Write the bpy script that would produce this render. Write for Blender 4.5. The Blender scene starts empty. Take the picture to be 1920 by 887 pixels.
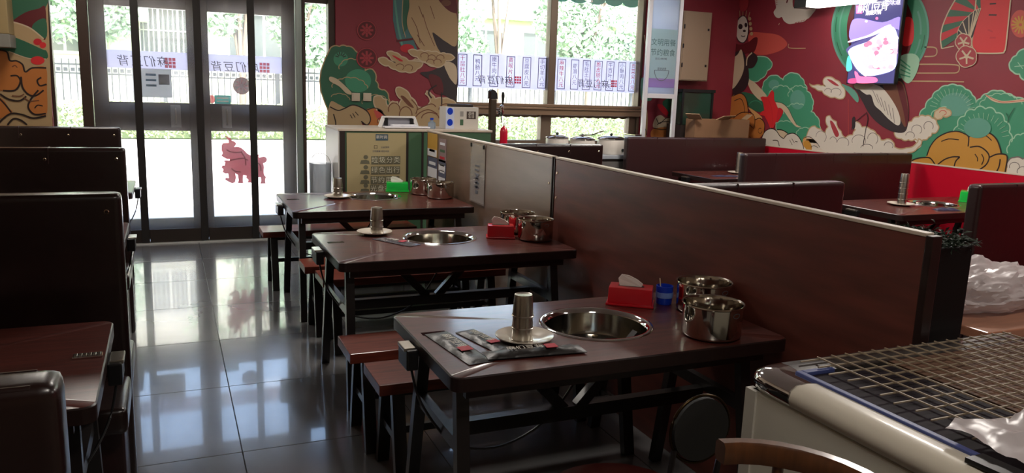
import bpy, bmesh, math, random
from mathutils import Vector, Matrix
from mathutils.geometry import tessellate_polygon
random.seed(7)
SC = bpy.context.scene
C = SC.collection

# ---------------------------------------------------------------- camera
F_PX, PITCH, YAW, ROLL, EYE = 1480.2, .186, .4141, .0343, 1.5797
cy, sy, cp, sp = math.cos(YAW), math.sin(YAW), math.cos(PITCH), math.sin(PITCH)
_r = Vector((cy, -sy, 0)); FWD = Vector((sy*cp, cy*cp, -sp)); _u = _r.cross(FWD)
RIGHT = _r*math.cos(ROLL) + _u*math.sin(ROLL); UP = -_r*math.sin(ROLL) + _u*math.cos(ROLL)
cam_data = bpy.data.cameras.new('camera'); cam = bpy.data.objects.new('camera', cam_data); C.objects.link(cam)
cam_data.sensor_width = 36; cam_data.lens = F_PX/1920*36; cam_data.clip_start = .02; cam_data.clip_end = 300
cam.matrix_world = Matrix(((RIGHT.x, UP.x, -FWD.x, 0), (RIGHT.y, UP.y, -FWD.y, 0), (RIGHT.z, UP.z, -FWD.z, EYE), (0, 0, 0, 1)))
SC.camera = cam

# ---------------------------------------------------------------- world, sun, exposure
SC.view_settings.view_transform = 'Standard'; SC.view_settings.look = 'None'
SC.view_settings.gamma = 1; SC.view_settings.use_curve_mapping = False
SC.view_settings.exposure = 1.28
W = bpy.data.worlds.new('sky'); SC.world = W; W.use_nodes = True
nt = W.node_tree; nt.nodes.clear()
sky = nt.nodes.new('ShaderNodeTexSky'); sky.sky_type = 'NISHITA'; sky.sun_disc = False
sky.sun_elevation = math.radians(52); sky.sun_rotation = math.radians(200); sky.air_density = 1.2; sky.dust_density = 2.5
bg = nt.nodes.new('ShaderNodeBackground'); bg.inputs['Strength'].default_value = .62
out = nt.nodes.new('ShaderNodeOutputWorld')
nt.links.new(sky.outputs[0], bg.inputs[0]); nt.links.new(bg.outputs[0], out.inputs[0])
sd = bpy.data.lights.new('sun', 'SUN'); sd.energy = 10.5; sd.angle = .01; sd.color = (1, .95, .86)
so = bpy.data.objects.new('sun', sd); C.objects.link(so)
so.rotation_euler = Vector((-.25, .62, -.95)).to_track_quat('-Z', 'Y').to_euler()

# ---------------------------------------------------------------- helpers
def lin(c):
    return tuple((v/255/12.92 if v/255 <= .04045 else ((v/255+.055)/1.055)**2.4) for v in c)
MATS = {}
def mat(name, rgb, rough=.5, metal=0, spec=.5, coat=0, var=0, vscale=20, bump=0, bscale=40, emit=0, stretch=None, trans=0, coat_rough=.1):
    if name in MATS: return MATS[name]
    m = bpy.data.materials.new(name); m.use_nodes = True; n = m.node_tree.nodes; l = m.node_tree.links
    b = n['Principled BSDF']; c = lin(rgb) + (1,)
    b.inputs['Base Color'].default_value = c; b.inputs['Roughness'].default_value = rough
    b.inputs['Metallic'].default_value = metal; b.inputs['Specular IOR Level'].default_value = spec
    b.inputs['Coat Weight'].default_value = coat; b.inputs['Coat Roughness'].default_value = coat_rough
    if emit:
        b.inputs['Emission Color'].default_value = c; b.inputs['Emission Strength'].default_value = emit
    if var or bump:
        tc = n.new('ShaderNodeTexCoord'); mp = n.new('ShaderNodeMapping'); l.new(tc.outputs['Object'], mp.inputs[0])
        if stretch: mp.inputs['Scale'].default_value = stretch
    if var:
        t = n.new('ShaderNodeTexNoise'); t.inputs['Scale'].default_value = vscale; t.inputs['Detail'].default_value = 5
        l.new(mp.outputs[0], t.inputs['Vector'])
        r = n.new('ShaderNodeValToRGB'); r.color_ramp.elements[0].position = .3; r.color_ramp.elements[1].position = .7
        r.color_ramp.elements[0].color = tuple(v*(1-var) for v in c[:3]) + (1,)
        r.color_ramp.elements[1].color = tuple(min(1, v*(1+var)) for v in c[:3]) + (1,)
        l.new(t.outputs['Fac'], r.inputs[0]); l.new(r.outputs[0], b.inputs['Base Color'])
    if bump:
        t2 = n.new('ShaderNodeTexNoise'); t2.inputs['Scale'].default_value = bscale; t2.inputs['Detail'].default_value = 3
        l.new(mp.outputs[0], t2.inputs['Vector'])
        bp = n.new('ShaderNodeBump'); bp.inputs['Strength'].default_value = bump; bp.inputs['Distance'].default_value = .01
        l.new(t2.outputs['Fac'], bp.inputs['Height']); l.new(bp.outputs[0], b.inputs['Normal'])
    MATS[name] = m; return m
def film(name, rgb, clear, translucent=.5, gloss=.05, rough=.05):
    """thin sheet: part clear, part translucent, part matte, a little gloss"""
    if name in MATS: return MATS[name]
    m = bpy.data.materials.new(name); m.use_nodes = True; n = m.node_tree.nodes; l = m.node_tree.links; n.clear()
    o = n.new('ShaderNodeOutputMaterial'); tr = n.new('ShaderNodeBsdfTransparent'); tl = n.new('ShaderNodeBsdfTranslucent')
    df = n.new('ShaderNodeBsdfDiffuse'); gl = n.new('ShaderNodeBsdfGlossy'); gl.inputs['Roughness'].default_value = rough
    c = lin(rgb) + (1,); tl.inputs[0].default_value = c; df.inputs[0].default_value = c
    m1 = n.new('ShaderNodeMixShader'); m1.inputs[0].default_value = translucent; l.new(df.outputs[0], m1.inputs[1]); l.new(tl.outputs[0], m1.inputs[2])
    m2 = n.new('ShaderNodeMixShader'); m2.inputs[0].default_value = clear; l.new(m1.outputs[0], m2.inputs[1]); l.new(tr.outputs[0], m2.inputs[2])
    m3 = n.new('ShaderNodeMixShader')
    fr = n.new('ShaderNodeFresnel'); fr.inputs[0].default_value = 1.45
    mu = n.new('ShaderNodeMath'); mu.operation = 'MULTIPLY'; mu.inputs[1].default_value = gloss*10
    mu.use_clamp = True
    l.new(fr.outputs[0], mu.inputs[0]); l.new(mu.outputs[0], m3.inputs[0]); l.new(m2.outputs[0], m3.inputs[1]); l.new(gl.outputs[0], m3.inputs[2])
    l.new(m3.outputs[0], o.inputs[0]); MATS[name] = m; return m

def link(name, me, parent=None, mats=(), label=None):
    o = bpy.data.objects.new(name, me); C.objects.link(o)
    for m in mats: me.materials.append(m)
    if parent: o.parent = parent
    if label: o['label'] = label
    return o
def obj(name, bm, mats, parent=None, label=None, smooth=None):
    me = bpy.data.meshes.new(name)
    bmesh.ops.recalc_face_normals(bm, faces=bm.faces)
    bm.to_mesh(me); bm.free()
    if smooth is not None:
        me.shade_smooth(); me.set_sharp_from_angle(angle=math.radians(smooth))
    if not isinstance(mats, (list, tuple)): mats = [mats]
    return link(name, me, parent, mats, label)
def tag(o, label, cat, group=None, kind=None):
    o['label'] = label; o['category'] = cat
    if group: o['group'] = group
    if kind: o['kind'] = kind
    return o
def thing(name, label, cat, loc=(0, 0, 0), rz=0, group=None):
    o = bpy.data.objects.new(name, None); C.objects.link(o); o.location = loc; o.rotation_euler = (0, 0, rz)
    o.empty_display_size = .1
    return tag(o, label, cat, group)
def structure(o):
    o['kind'] = 'structure'; return o
def copy_tree(o, parent=None):
    c = o.copy(); C.objects.link(c)
    if parent: c.parent = parent
    for ch in list(o.children): copy_tree(ch, c)
    return c
def dup(o, loc, rz=0, label=None, group=None):
    c = copy_tree(o); c.location = loc; c.rotation_euler = (0, 0, rz)
    if label: c['label'] = label
    if group: c['group'] = group
    return c
B = bmesh.new
def box(bm, x0, x1, y0, y1, z0, z1, bev=0, mi=0, seg=2):
    t = bmesh.new()
    vs = [t.verts.new((x, y, z)) for z in (z0, z1) for y in (y0, y1) for x in (x0, x1)]
    for f in ((0, 2, 3, 1), (4, 5, 7, 6), (0, 1, 5, 4), (2, 6, 7, 3), (0, 4, 6, 2), (1, 3, 7, 5)): t.faces.new([vs[i] for i in f])
    if bev: bmesh.ops.bevel(t, geom=t.edges[:], offset=bev, segments=seg, affect='EDGES', profile=.6)
    merge(bm, t, mi)
    return bm
def merge(bm, t, mi=0, mtx=None):
    t.verts.index_update(); m = {}
    for v in t.verts: m[v] = bm.verts.new(mtx @ v.co if mtx else v.co)
    for f in t.faces:
        try:
            g = bm.faces.new([m[v] for v in f.verts]); g.material_index = mi
        except ValueError: pass
    t.free()
def bar(bm, p, q, w, h, mi=0, up=(0, 0, 1)):
    """rectangular bar from p to q, w across, h along up"""
    p, q, up = Vector(p), Vector(q), Vector(up); d = (q-p).normalized()
    if abs(d.dot(up)) > .98: up = Vector((0, 1, 0))
    s = d.cross(up).normalized(); u = s.cross(d)
    vs = [bm.verts.new(c + s*a*w/2 + u*b*h/2) for c in (p, q) for a, b in ((-1, -1), (1, -1), (1, 1), (-1, 1))]
    for f in ((3, 2, 1, 0), (4, 5, 6, 7), (0, 1, 5, 4), (1, 2, 6, 5), (2, 3, 7, 6), (3, 0, 4, 7)):
        g = bm.faces.new([vs[i] for i in f]); g.material_index = mi
    return bm
def lathe(bm, prof, n=32, c=(0, 0), mi=0):
    rings = []
    for r, z in prof:
        if r < 1e-5: rings.append([bm.verts.new((c[0], c[1], z))])
        else: rings.append([bm.verts.new((c[0]+r*math.cos(2*math.pi*i/n), c[1]+r*math.sin(2*math.pi*i/n), z)) for i in range(n)])
    for a, b in zip(rings, rings[1:]):
        for i in range(n):
            j = (i+1) % n
            if len(a) == 1 and len(b) == 1: continue
            if len(a) == 1: f = bm.faces.new((a[0], b[j], b[i]))
            elif len(b) == 1: f = bm.faces.new((a[i], a[j], b[0]))
            else: f = bm.faces.new((a[i], a[j], b[j], b[i]))
            f.material_index = mi
    return bm
def tube(bm, pts, r, n=8, mi=0):
    pts = [Vector(p) for p in pts]; rings = []
    rr = r if isinstance(r, (list, tuple)) else [r]*len(pts)
    for i, p in enumerate(pts):
        d = (pts[min(i+1, len(pts)-1)] - pts[max(i-1, 0)]).normalized()
        a = Vector((0, 0, 1)) if abs(d.z) < .9 else Vector((1, 0, 0))
        s = d.cross(a).normalized(); u = s.cross(d)
        rings.append([bm.verts.new(p + s*rr[i]*math.cos(2*math.pi*k/n) + u*rr[i]*math.sin(2*math.pi*k/n)) for k in range(n)])
    for a, b in zip(rings, rings[1:]):
        for k in range(n): bm.faces.new((a[k], a[(k+1) % n], b[(k+1) % n], b[k])).material_index = mi
    for q in (rings[0], rings[-1]): bm.faces.new(q).material_index = mi
    return bm
def curve_pts(pts, closed=True, sub=6):
    n = len(pts); o = []
    rng = range(n) if closed else range(n-1)
    for i in rng:
        g = (lambda k: pts[k % n]) if closed else (lambda k: pts[min(max(k, 0), n-1)])
        p0, p1, p2, p3 = g(i-1), g(i), g(i+1), g(i+2)
        for s in range(sub):
            t = s/sub; t2 = t*t; t3 = t2*t
            o.append(tuple(.5*((2*p1[k]) + (-p0[k]+p2[k])*t + (2*p0[k]-5*p1[k]+4*p2[k]-p3[k])*t2 + (-p0[k]+3*p1[k]-3*p2[k]+p3[k])*t3) for k in range(len(p1))))
    if not closed: o.append(tuple(pts[-1]))
    return o
def fill(bm, pts3, mi=0):
    vs = [bm.verts.new(p) for p in pts3]
    for t in tessellate_polygon([[Vector(p) for p in pts3]]):
        try: bm.faces.new([vs[i] for i in t]).material_index = mi
        except ValueError: pass
def prism(bm, pts, axis, a0, a1, mi=0):
    """2-D outline extruded along an axis: 'y' takes (x,z), 'x' takes (y,z), 'z' takes (x,y)"""
    P = {'y': lambda p, a: (p[0], a, p[1]), 'x': lambda p, a: (a, p[0], p[1]), 'z': lambda p, a: (p[0], p[1], a)}[axis]
    A = [bm.verts.new(P(p, a0)) for p in pts]; Bv = [bm.verts.new(P(p, a1)) for p in pts]; n = len(pts)
    for i in range(n): bm.faces.new((A[i], A[(i+1) % n], Bv[(i+1) % n], Bv[i])).material_index = mi
    for t in tessellate_polygon([[Vector((p[0], p[1], 0)) for p in pts]]):
        for q in (A, Bv):
            try: bm.faces.new([q[i] for i in t]).material_index = mi
            except ValueError: pass
    return bm
def ray(px, py):
    return RIGHT*((px-960)/F_PX) + UP*((443.5-py)/F_PX) + FWD
def at(px, py, x=None, y=None, z=None):
    """the point of a real plane (x=, y= or z= const) that a photo pixel shows"""
    d = ray(px, py)
    t = x/d.x if x is not None else y/d.y if y is not None else (z-EYE)/d.z
    return Vector((0, 0, EYE)) + d*t
def lettering(body, size, m, parent, mtx, name='lettering', ext=.0004, align='CENTER', spacing=1.0, shear=0):
    cu = bpy.data.curves.new(name, 'FONT'); cu.body = body; cu.size = size; cu.align_x = align; cu.align_y = 'CENTER'
    cu.extrude = ext; cu.space_character = spacing; cu.shear = shear; cu.resolution_u = 2
    o = bpy.data.objects.new(name, cu); C.objects.link(o)
    dg = bpy.context.evaluated_depsgraph_get()
    me = bpy.data.meshes.new_from_object(o.evaluated_get(dg)); bpy.data.objects.remove(o); bpy.data.curves.remove(cu)
    me.transform(mtx); me.materials.clear()
    return link(name, me, parent, [m])
def facing(loc, xdir, updir):
    x = Vector(xdir); u = Vector(updir); n = x.cross(u)
    return Matrix(((x.x, u.x, n.x, loc[0]), (x.y, u.y, n.y, loc[1]), (x.z, u.z, n.z, loc[2]), (0, 0, 0, 1)))
FRONT = ((1, 0, 0), (0, 0, 1))         # reads from -y (camera side)
MIRROR = ((-1, 0, 0), (0, 0, 1))       # printed to be read from the street
EAST = ((0, -1, 0), (0, 0, 1))         # on a wall that faces -x

# ---------------------------------------------------------------- materials
wood = mat('dark_wood', (84, 37, 30), .45, spec=.3, coat=.75, var=.35, vscale=6, stretch=(1, 9, 9), bump=.05, bscale=25, coat_rough=.16)
wood_edge = mat('dark_wood_edge', (36, 20, 18), .35, var=.2, vscale=10)
bench_wood = mat('bench_wood', (110, 48, 34), .45, spec=.3, coat=.35, var=.35, vscale=6, stretch=(1, 9, 9))
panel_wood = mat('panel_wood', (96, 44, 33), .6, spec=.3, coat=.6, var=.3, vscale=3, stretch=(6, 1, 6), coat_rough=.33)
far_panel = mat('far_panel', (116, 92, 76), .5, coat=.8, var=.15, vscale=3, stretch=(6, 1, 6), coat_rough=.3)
cream_edge = mat('cream_edge', (205, 190, 172), .4)
black_metal = mat('black_metal', (30, 25, 25), .35, spec=.5, coat=.2)
steel = mat('steel', (205, 200, 190), .09, metal=1)
steel_soft = mat('brushed_steel', (190, 184, 172), .28, metal=1)
chrome = mat('chrome', (225, 225, 225), .06, metal=1)
leather = mat('burgundy_leather', (30, 13, 11), .30, coat=.35, var=.15, vscale=8, bump=.15, bscale=18, coat_rough=.18)
leather_dark = mat('dark_leather', (46, 23, 24), .36, coat=.3, bump=.12, bscale=16)
stud_m = mat('stud_metal', (210, 190, 160), .25, metal=1)
porcelain = mat('porcelain', (215, 205, 190), .18, coat=.3)
black_plastic = mat('black_plastic', (22, 22, 24), .35)
white_plastic = mat('white_plastic', (222, 220, 215), .35)
red_plastic = mat('red_plastic', (205, 16, 34), .28, coat=.3)
green_plastic = mat('green_plastic', (20, 190, 70), .3, coat=.3)
blue_plastic = mat('blue_plastic', (20, 60, 190), .3)
tissue_m = mat('tissue_paper', (235, 225, 218), .8)
paper_white = mat('white_paper', (228, 228, 234), .6)
ink = mat('black_ink', (28, 28, 30), .6)
grey_ink = mat('grey_ink', (95, 98, 105), .6)
red_ink = mat('red_ink', (190, 40, 60), .6)
white_ink = mat('white_ink', (225, 218, 205), .6)
alu = mat('bronze_aluminium', (108, 92, 76), .4, metal=.35)
alu_dark = mat('dark_door_frame', (70, 62, 56), .45, metal=.3)
glass = film('window_glass', (235, 245, 240), .97, .5, .10, .01)
pvc = film('clear_pvc', (212, 206, 204), .76, .8, .05, .08)
# ---------------------------------------------------------------- the room shell
D, XR, XL, YN, HC = 8.17, 6.55, -1.5, -3.0, 2.95
red_wall = mat('red_wall', (134, 40, 52), .5, var=.06, vscale=3)
plain_wall = mat('plain_wall', (176, 160, 140), .7, var=.04, vscale=3)
fl = structure(obj('floor', box(B(), XL, XR, YN, D+.1, -.12, -.012), mat('grout', (104, 104, 104), .6)))
tile_m = mat('polished_tile', (112, 111, 111), .18, spec=.5, coat=.5, var=.15, vscale=2.2, bump=.01, bscale=5, coat_rough=.035)
tb = B(); TS = .8
box(tb, .0015, TS-.0015, .0015, TS-.0015, -.012, 0, bev=.0015, seg=1)
tme = bpy.data.meshes.new('tile'); tb.to_mesh(tme); tb.free(); tme.materials.append(tile_m)
for i in range(11):
    for j in range(14):
        x, y = XL-.66+i*TS, D-.02-(j+1)*TS
        if x+TS > XL and x < XR-.3 and y > YN:
            t = bpy.data.objects.new('tile', tme); C.objects.link(t); t.location = (x, y, 0); t.parent = fl
structure(obj('ceiling', box(B(), XL-.2, XR+.2, YN-.2, D+.45, HC, HC+.15), mat('ceiling_paint', (190, 184, 176), .8)))
structure(obj('wall_left', box(B(), XL-.15, XL, YN-.15, D+.2, -.1, HC), plain_wall))
structure(obj('wall_near', box(B(), XL, XR, YN-.15, YN, -.1, HC), plain_wall))
wall_right = structure(obj('wall_right', box(B(), XR, XR+.15, YN-.15, D+.2, -.1, HC), red_wall))
bm = B()
for x0, x1, z0, z1 in ((XL, -.93, -.1, HC), (-.93, 1.59, 2.46, HC), (1.59, 2.87, -.1, HC), (2.87, 5.22, -.1, .96), (2.87, 5.22, 2.8, HC), (5.22, XR, -.1, HC)):
    box(bm, x0, x1, D, D+.2, z0, z1)
wall_far = structure(obj('wall_far', bm, red_wall))
bs = B(); box(bs, XR-.012, XR, YN, D, 0, 1.003)
structure(obj('trim_1', bs, mat('red_wainscot', (190, 14, 42), .3, coat=.3)))
structure(obj('trim_2', box(B(), XR-.016, XR, YN, D, 1.003, 1.016), cream_edge))

# ---------------------------------------------------------------- doors, sidelights and shop window
YD = 8.30; KD = YD/D
def zk(z): return EYE + (z-EYE)*KD
def door(name, x0, x1, px0, px1, handle_x):
    f = B(); zs = (zk(.24), zk(1.075), zk(1.335), zk(2.185))
    for a, b, c, d in ((x0, px0, .02, 2.4), (px1, x1, .02, 2.4), (px0, px1, .02, zs[0]), (px0, px1, zs[1], zs[2]), (px0, px1, zs[3], 2.4)):
        box(f, a, b, YD-.025, YD+.025, c, d, bev=.003, seg=1)
    dr = structure(obj(name, f, alu_dark))
    for k, (a, b) in enumerate(((zs[0], zs[1]), (zs[2], zs[3]))):
        g = B(); box(g, px0-.01, px1+.01, YD-.005, YD+.005, a-.01, b+.01); obj('pane', g, glass, dr)
    h = B(); box(h, handle_x-.045, handle_x+.045, YD-.034, YD-.026, 1.10, 1.31, bev=.004)
    hp = obj('handle_plate', h, mat('handle_plate', (150, 148, 146), .35, metal=.5), dr, 'pale metal push plate')
    g = B(); tube(g, [(handle_x, YD-.04, 1.13), (handle_x, YD-.075, 1.14), (handle_x, YD-.075, 1.27), (handle_x, YD-.04, 1.28)], .008); obj('handle', g, steel_soft, hp)
    return dr
door_1 = door('door_1', -.605, .305, -.47*KD, .205*KD, .085)
door_2 = door('door_2', .312, 1.205, .392*KD, 1.062*KD, .545)
def window(name, x0, x1, bars, panes, m=alu):
    f = B()
    for a, b, c, d, th in bars: box(f, a, b, YD-th, YD+.04, c, d, bev=.004, seg=1)
    w = structure(obj(name, f, m))
    for a, b, c, d in panes:
        g = B(); box(g, a-.008, b+.008, YD+.0, YD+.008, c-.008, d+.008); obj('pane', g, glass, w)
    return w
brown_frame = mat('brown_frame', (66, 50, 42), .45, metal=.2)
w1 = window('window_1', -.93, -.61, [(-.93, -.905, 0, 2.46, .06), (-.695, -.61, 0, 2.46, .09), (-.905, -.695, 0, .12, .05), (-.905, -.695, 2.36, 2.46, .05)], [(-.905, -.695, .12, 2.36)], brown_frame)
w2 = window('window_2', 1.21, 1.59, [(1.275, 1.305, 0, 2.46, .06), (1.525, 1.59, 0, 2.46, .1), (1.305, 1.525, 0, .12, .05), (1.305, 1.525, 2.34, 2.46, .05)], [(1.305, 1.525, .12, 2.34)], brown_frame)
p = B(); box(p, 1.21, 1.272, YD-.05, YD+.04, 0, 2.46, bev=.004); obj('door_jamb', p, mat('pale_jamb', (150, 160, 152), .3, metal=.4), w2, 'pale grey green metal jamb')
structure(obj('trim_3', box(B(), -.93, 1.59, YD-.05, YD+.05, 2.4, 2.47), brown_frame))
structure(obj('trim_4', box(B(), -.62, 1.22, 8.10, 8.2, 0, .012), mat('threshold', (215, 215, 212), .4, metal=.3)))
# shop window: two tall panes over two low ones, a ridged beam between
bars = [(2.87, 2.90, .96, 2.8, .1), (5.19, 5.27, .96, 2.8, .1), (2.9, 5.19, 2.72, 2.8, .08), (2.9, 5.19, .96, 1.0, .08),
        (4.00, 4.09, 1.40, 2.74, .07), (3.93, 4.06, .98, 1.30, .07), (5.10, 5.19, .98, 1.30, .07)]
w3 = window('window_3', 2.87, 5.27, bars, [(2.9, 4.0, 1.41, 2.72), (4.09, 5.19, 1.41, 2.72), (2.9, 3.93, 1.0, 1.285), (4.06, 5.10, 1.0, 1.285)])
b = B(); box(b, 2.88, 5.22, D-.03, YD+.03, 1.29, 1.35, bev=.006); box(b, 2.88, 5.22, D-.05, YD+.03, 1.352, 1.375, bev=.004); box(b, 2.88, 5.22, D-.02, YD+.03, 1.378, 1.412, bev=.006)
obj('transom', b, mat('transom', (128, 104, 82), .4, metal=.2), w3, 'ridged brown transom beam')
# scalloped valance film along the head of the low panes
for x0, x1 in ((2.9, 3.93), (4.06, 5.10)):
    n = 9; pts = [(x0, 1.285)]
    for i in range(n*6+1):
        pts.append((x0+(x1-x0)*i/(n*6), 1.266-.012*abs(math.sin(math.pi*i/6))))
    pts.append((x1, 1.285))
    v = B(); prism(v, pts, 'y', YD-.016, YD-.013); obj('scalloped_film', v, mat('transom', (0, 0, 0)), w3)

# printed film on the street glass
band_m = film('white_window_film', (214, 212, 232), .16, .92, .01)
def mirrored(body, px, py, size, parent, y=YD-.008):
    q = at(px, py, y=y); lettering(body, size, ink, parent, facing(q, *MIRROR), spacing=1.15, shear=.15)
def seal(px, py, s, parent, y=YD-.009, m=None):
    q = at(px, py, y=y); b = B()
    for k in range(3):
        for j in range(3):
            x, z = q.x-s/2+k*s/3, q.z-s/2+j*s/3
            box(b, x+.003, x+s/3-.003, y-.001, y, z+.003, z+s/3-.003)
    obj('seal_print', b, m or film('red_film', (214, 70, 80), .25, .8, .01), parent, 'red square seal print')
for dr, xa, xb, cx, cz in ((door_1, -.47*KD, .205*KD, 278, (326, 114)), (door_2, .392*KD, 1.062*KD, 440, (495, 127))):
    za, zb = at(300, 130, y=YD).z, at(300, 97, y=YD).z
    g = B(); box(g, xa, xb, YD-.0075, YD-.006, za, zb); obj('film_band', g, band_m, dr, 'white film band with mirrored writing')
mirrored('麻们豆背', 270, 116, .105, door_1); seal(319, 118, .10, door_1)
mirrored('麻们豆背', 442, 127, .105, door_2); seal(496, 127, .10, door_2)
for xa, xb, cx, sx, sy in ((2.9, 4.0, (930, 151), 971, 150), (4.09, 5.19, (1113, 158), 1151, 157)):
    zt, zbm = 1.945, 1.565
    g = B(); box(g, xa+.005, xb-.005, YD-.0075, YD-.006, zbm, zt); obj('film_band', g, band_m, w3, 'white film band of menu columns')
    mirrored('麻们豆背', cx[0], cx[1], .10, w3); seal(sx, sy, .085, w3)
lav = mat('lavender_ink', (86, 74, 112), .6)
dishes = ['千层肚', '鸭肠', '嫩牛肉', '黄喉片', '豆腐皮', '手切羊', '麻辣牛', '虾滑', '毛肚王', '脆皮肠', '牛百叶', '小酥肉', '贡菜尖']
for k, cxp in enumerate((867, 895, 926, 957, 987, 1016, 1052, 1077, 1099, 1121, 1143, 1165, 1186)):
    q = at(cxp, 140+.04*(cxp-860), y=YD-.010); hw = .052; zt, zbm = 1.925, 1.585
    b = B()
    for a, c, d, e in ((-hw, -hw+.008, zbm, zt), (hw-.008, hw, zbm, zt), (-hw, hw, zt-.008, zt), (-hw, hw, zbm, zbm+.008)):
        box(b, q.x+a, q.x+c, YD-.0105, YD-.0095, d, e)
    col = obj('menu_column', b, lav, w3)
    body = '\n'.join(dishes[k]+'八元')
    lettering(body, .062, lav if k % 3 else red_ink, col, facing((q.x, YD-.011, 1.755), *FRONT), ext=.0003)
# small things stuck on the door glass
def sticker(name, label, cat, bm, m): o = obj(name, bm, m); tag(o, label, cat); return o
q0, q1 = at(264, 182, y=YD), at(321, 130, y=YD)
b = B(); box(b, q0.x, q1.x, YD-.012, YD-.009, q0.z, q1.z)
notice = tag(obj('notice_sheet', b, film('backlit_paper', (196, 198, 200), 0, .75, .01)), 'grey notice sheet taped on the upper glass of the left door', 'notice')
b = B(); box(b, q0.x+.16, q1.x-.02, YD-.0135, YD-.0125, q0.z+.12, q1.z-.05); obj('printed_block', b, film('grey_print', (120, 120, 124), 0, .6, .01), notice, 'dark printed square')
b = B()
for k in range(3): box(b, q0.x+.05, q0.x+.14, YD-.0135, YD-.0125, q0.z+.10+k*.05, q0.z+.12+k*.05)
obj('printed_line', b, film('blue_print', (110, 140, 160), 0, .6, .01), notice)
q = at(453, 161, y=YD); b = B()
prism(b, [(q.x+.083*math.cos(a*math.pi/12), q.z+.083*math.sin(a*math.pi/12)) for a in range(24)], 'y', YD-.012, YD-.009)
rd = tag(obj('round_sticker', b, film('maroon_film', (120, 40, 46), .15, .5, .01)), 'round dark red sticker on the upper glass of the right door', 'sticker')
b = B()
for k in range(8):
    a = k*math.pi/4; bar(b, (q.x+.02*math.cos(a), YD-.0125, q.z+.02*math.sin(a)), (q.x+.06*math.cos(a), YD-.0125, q.z+.06*math.sin(a)), .012, .001, up=(0, 1, 0))
obj('petal_print', b, film('red_film', (0, 0, 0), 0), rd)
q0, q1 = at(390, 194, y=YD), at(432, 179, y=YD)
b = B(); box(b, q0.x+.06, q1.x, YD-.012, YD-.009, q0.z, q1.z)
gs = tag(obj('teal_sticker', b, film('teal_film', (60, 170, 160), .1, .7, .01)), 'small teal and red sticker low on the right door upper glass', 'sticker')
b = B(); prism(b, [(q0.x+.035+.032*math.cos(a*math.pi/8), (q0.z+q1.z)/2+.04*math.sin(a*math.pi/8)) for a in range(16)], 'y', YD-.012, YD-.009); obj('red_dot', b, film('red_film', (0, 0, 0), 0), gs, 'red round badge')
for k in range(2): obj('print_line', box(B(), q0.x+.08, q1.x-.02, YD-.0128, YD-.0121, q0.z+.018+k*.03, q0.z+.030+k*.03), white_ink, gs)
# red ox cut-out on the lower glass
OX = [(150,105),(190,120),(235,140),(262,180),(290,185),(315,210),(310,240),(290,262),(330,258),(380,270),(430,310),(470,355),(520,380),(560,420),(600,440),(612,420),(595,395),(605,370),(640,360),(628,385),(632,410),(660,405),(700,392),(735,410),(745,440),(730,475),(690,490),(705,540),(698,600),(705,650),(730,680),(720,720),(725,770),(650,772),(665,730),(655,680),(600,690),(560,725),(540,760),(475,755),(485,720),(455,690),(460,660),(415,655),(412,720),(415,765),(340,765),(350,725),(340,650),(305,630),(315,690),(300,755),(260,768),(200,740),(160,715),(175,690),(215,695),(205,630),(165,635),(128,610),(140,575),(112,545),(130,515),(155,520),(165,470),(130,460),(170,448),(225,452),(228,430),(185,430),(140,405),(110,385),(130,350),(115,310),(112,250),(130,210),(215,205),(210,170)]
pts = [(lambda q: (q.x, q.z))(at(400+.1353*x, 240+.1353*y, y=YD-.01)) for x, y in OX]
b = B(); prism(b, pts, 'y', YD-.011, YD-.009)
ox = tag(obj('ox_cutout', b, film('ox_film', (196, 84, 104), .12, .75, .01)), 'red paper cut ox on the lower glass of the right door', 'window decal')
def stroke_y(pl, y, w, m, parent, name, tr):
    b = B(); P = [at(*tr(p), y=y) for p in curve_pts(pl, False, 4)]
    for a, c in zip(P, P[1:]): bar(b, a, c, w, .001, up=(0, 1, 0))
    return obj(name, b, m, parent)
for pl in ([(180,300),(240,330),(330,340),(400,330)], [(230,450),(330,430),(420,420),(480,450)], [(250,560),(300,600),(380,610)], [(610,480),(650,520),(660,600)], [(390,340),(440,420),(450,520)]):
    stroke_y(pl, YD-.0115, .012, film('ox_line', (140, 40, 60), .1, .6, .01), ox, 'cut_line', lambda p: (400+.1353*p[0], 240+.1353*p[1]))

# ---------------------------------------------------------------- clear PVC door curtain
strip_m = mat('curtain_strip', (34, 30, 28), .5); hem_m = mat('curtain_hem', (44, 34, 28), .5)
for k, (a, b_) in enumerate(((-.60, -.188), (-.188, .336), (.336, .814), (.814, 1.205))):
    t = thing('curtain_panel', ['clear PVC door curtain panel farthest left, beside the booths', 'clear PVC door curtain panel hanging before the left door', 'clear PVC door curtain panel over the left half of the ox', 'clear PVC door curtain panel farthest right, by the door jamb'][k], 'door curtain', ((a+b_)/2, 8.13, .016), group='clear door curtain panels')
    h = (b_-a)/2; n = 14; g = B()
    for i in range(n):
        x0, x1 = -h+2*h*i/n, -h+2*h*(i+1)/n
        w = lambda x: .006*math.sin(x*17+k)
        vs = [g.verts.new(v) for v in ((x0, w(x0), .12), (x1, w(x1), .12), (x1, w(x1), 2.42), (x0, w(x0), 2.42))]; g.faces.new(vs)
    obj('sheet', g, pvc, t, 'clear plastic sheet', 60)
    obj('hem', box(B(), -h, h-.002, -.012, .012, 0, .125, bev=.004), hem_m, t, 'dark weighted hem')
    if k < 3: obj('edge_strip', box(B(), h-.072, h-.004, -.022, -.013, .001, 2.42, bev=.003), strip_m, t, 'dark magnetic edge strip')
    obj('top_rail', box(B(), -h, h-.002, -.012, .012, 2.42, 2.45), hem_m, t)
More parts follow.
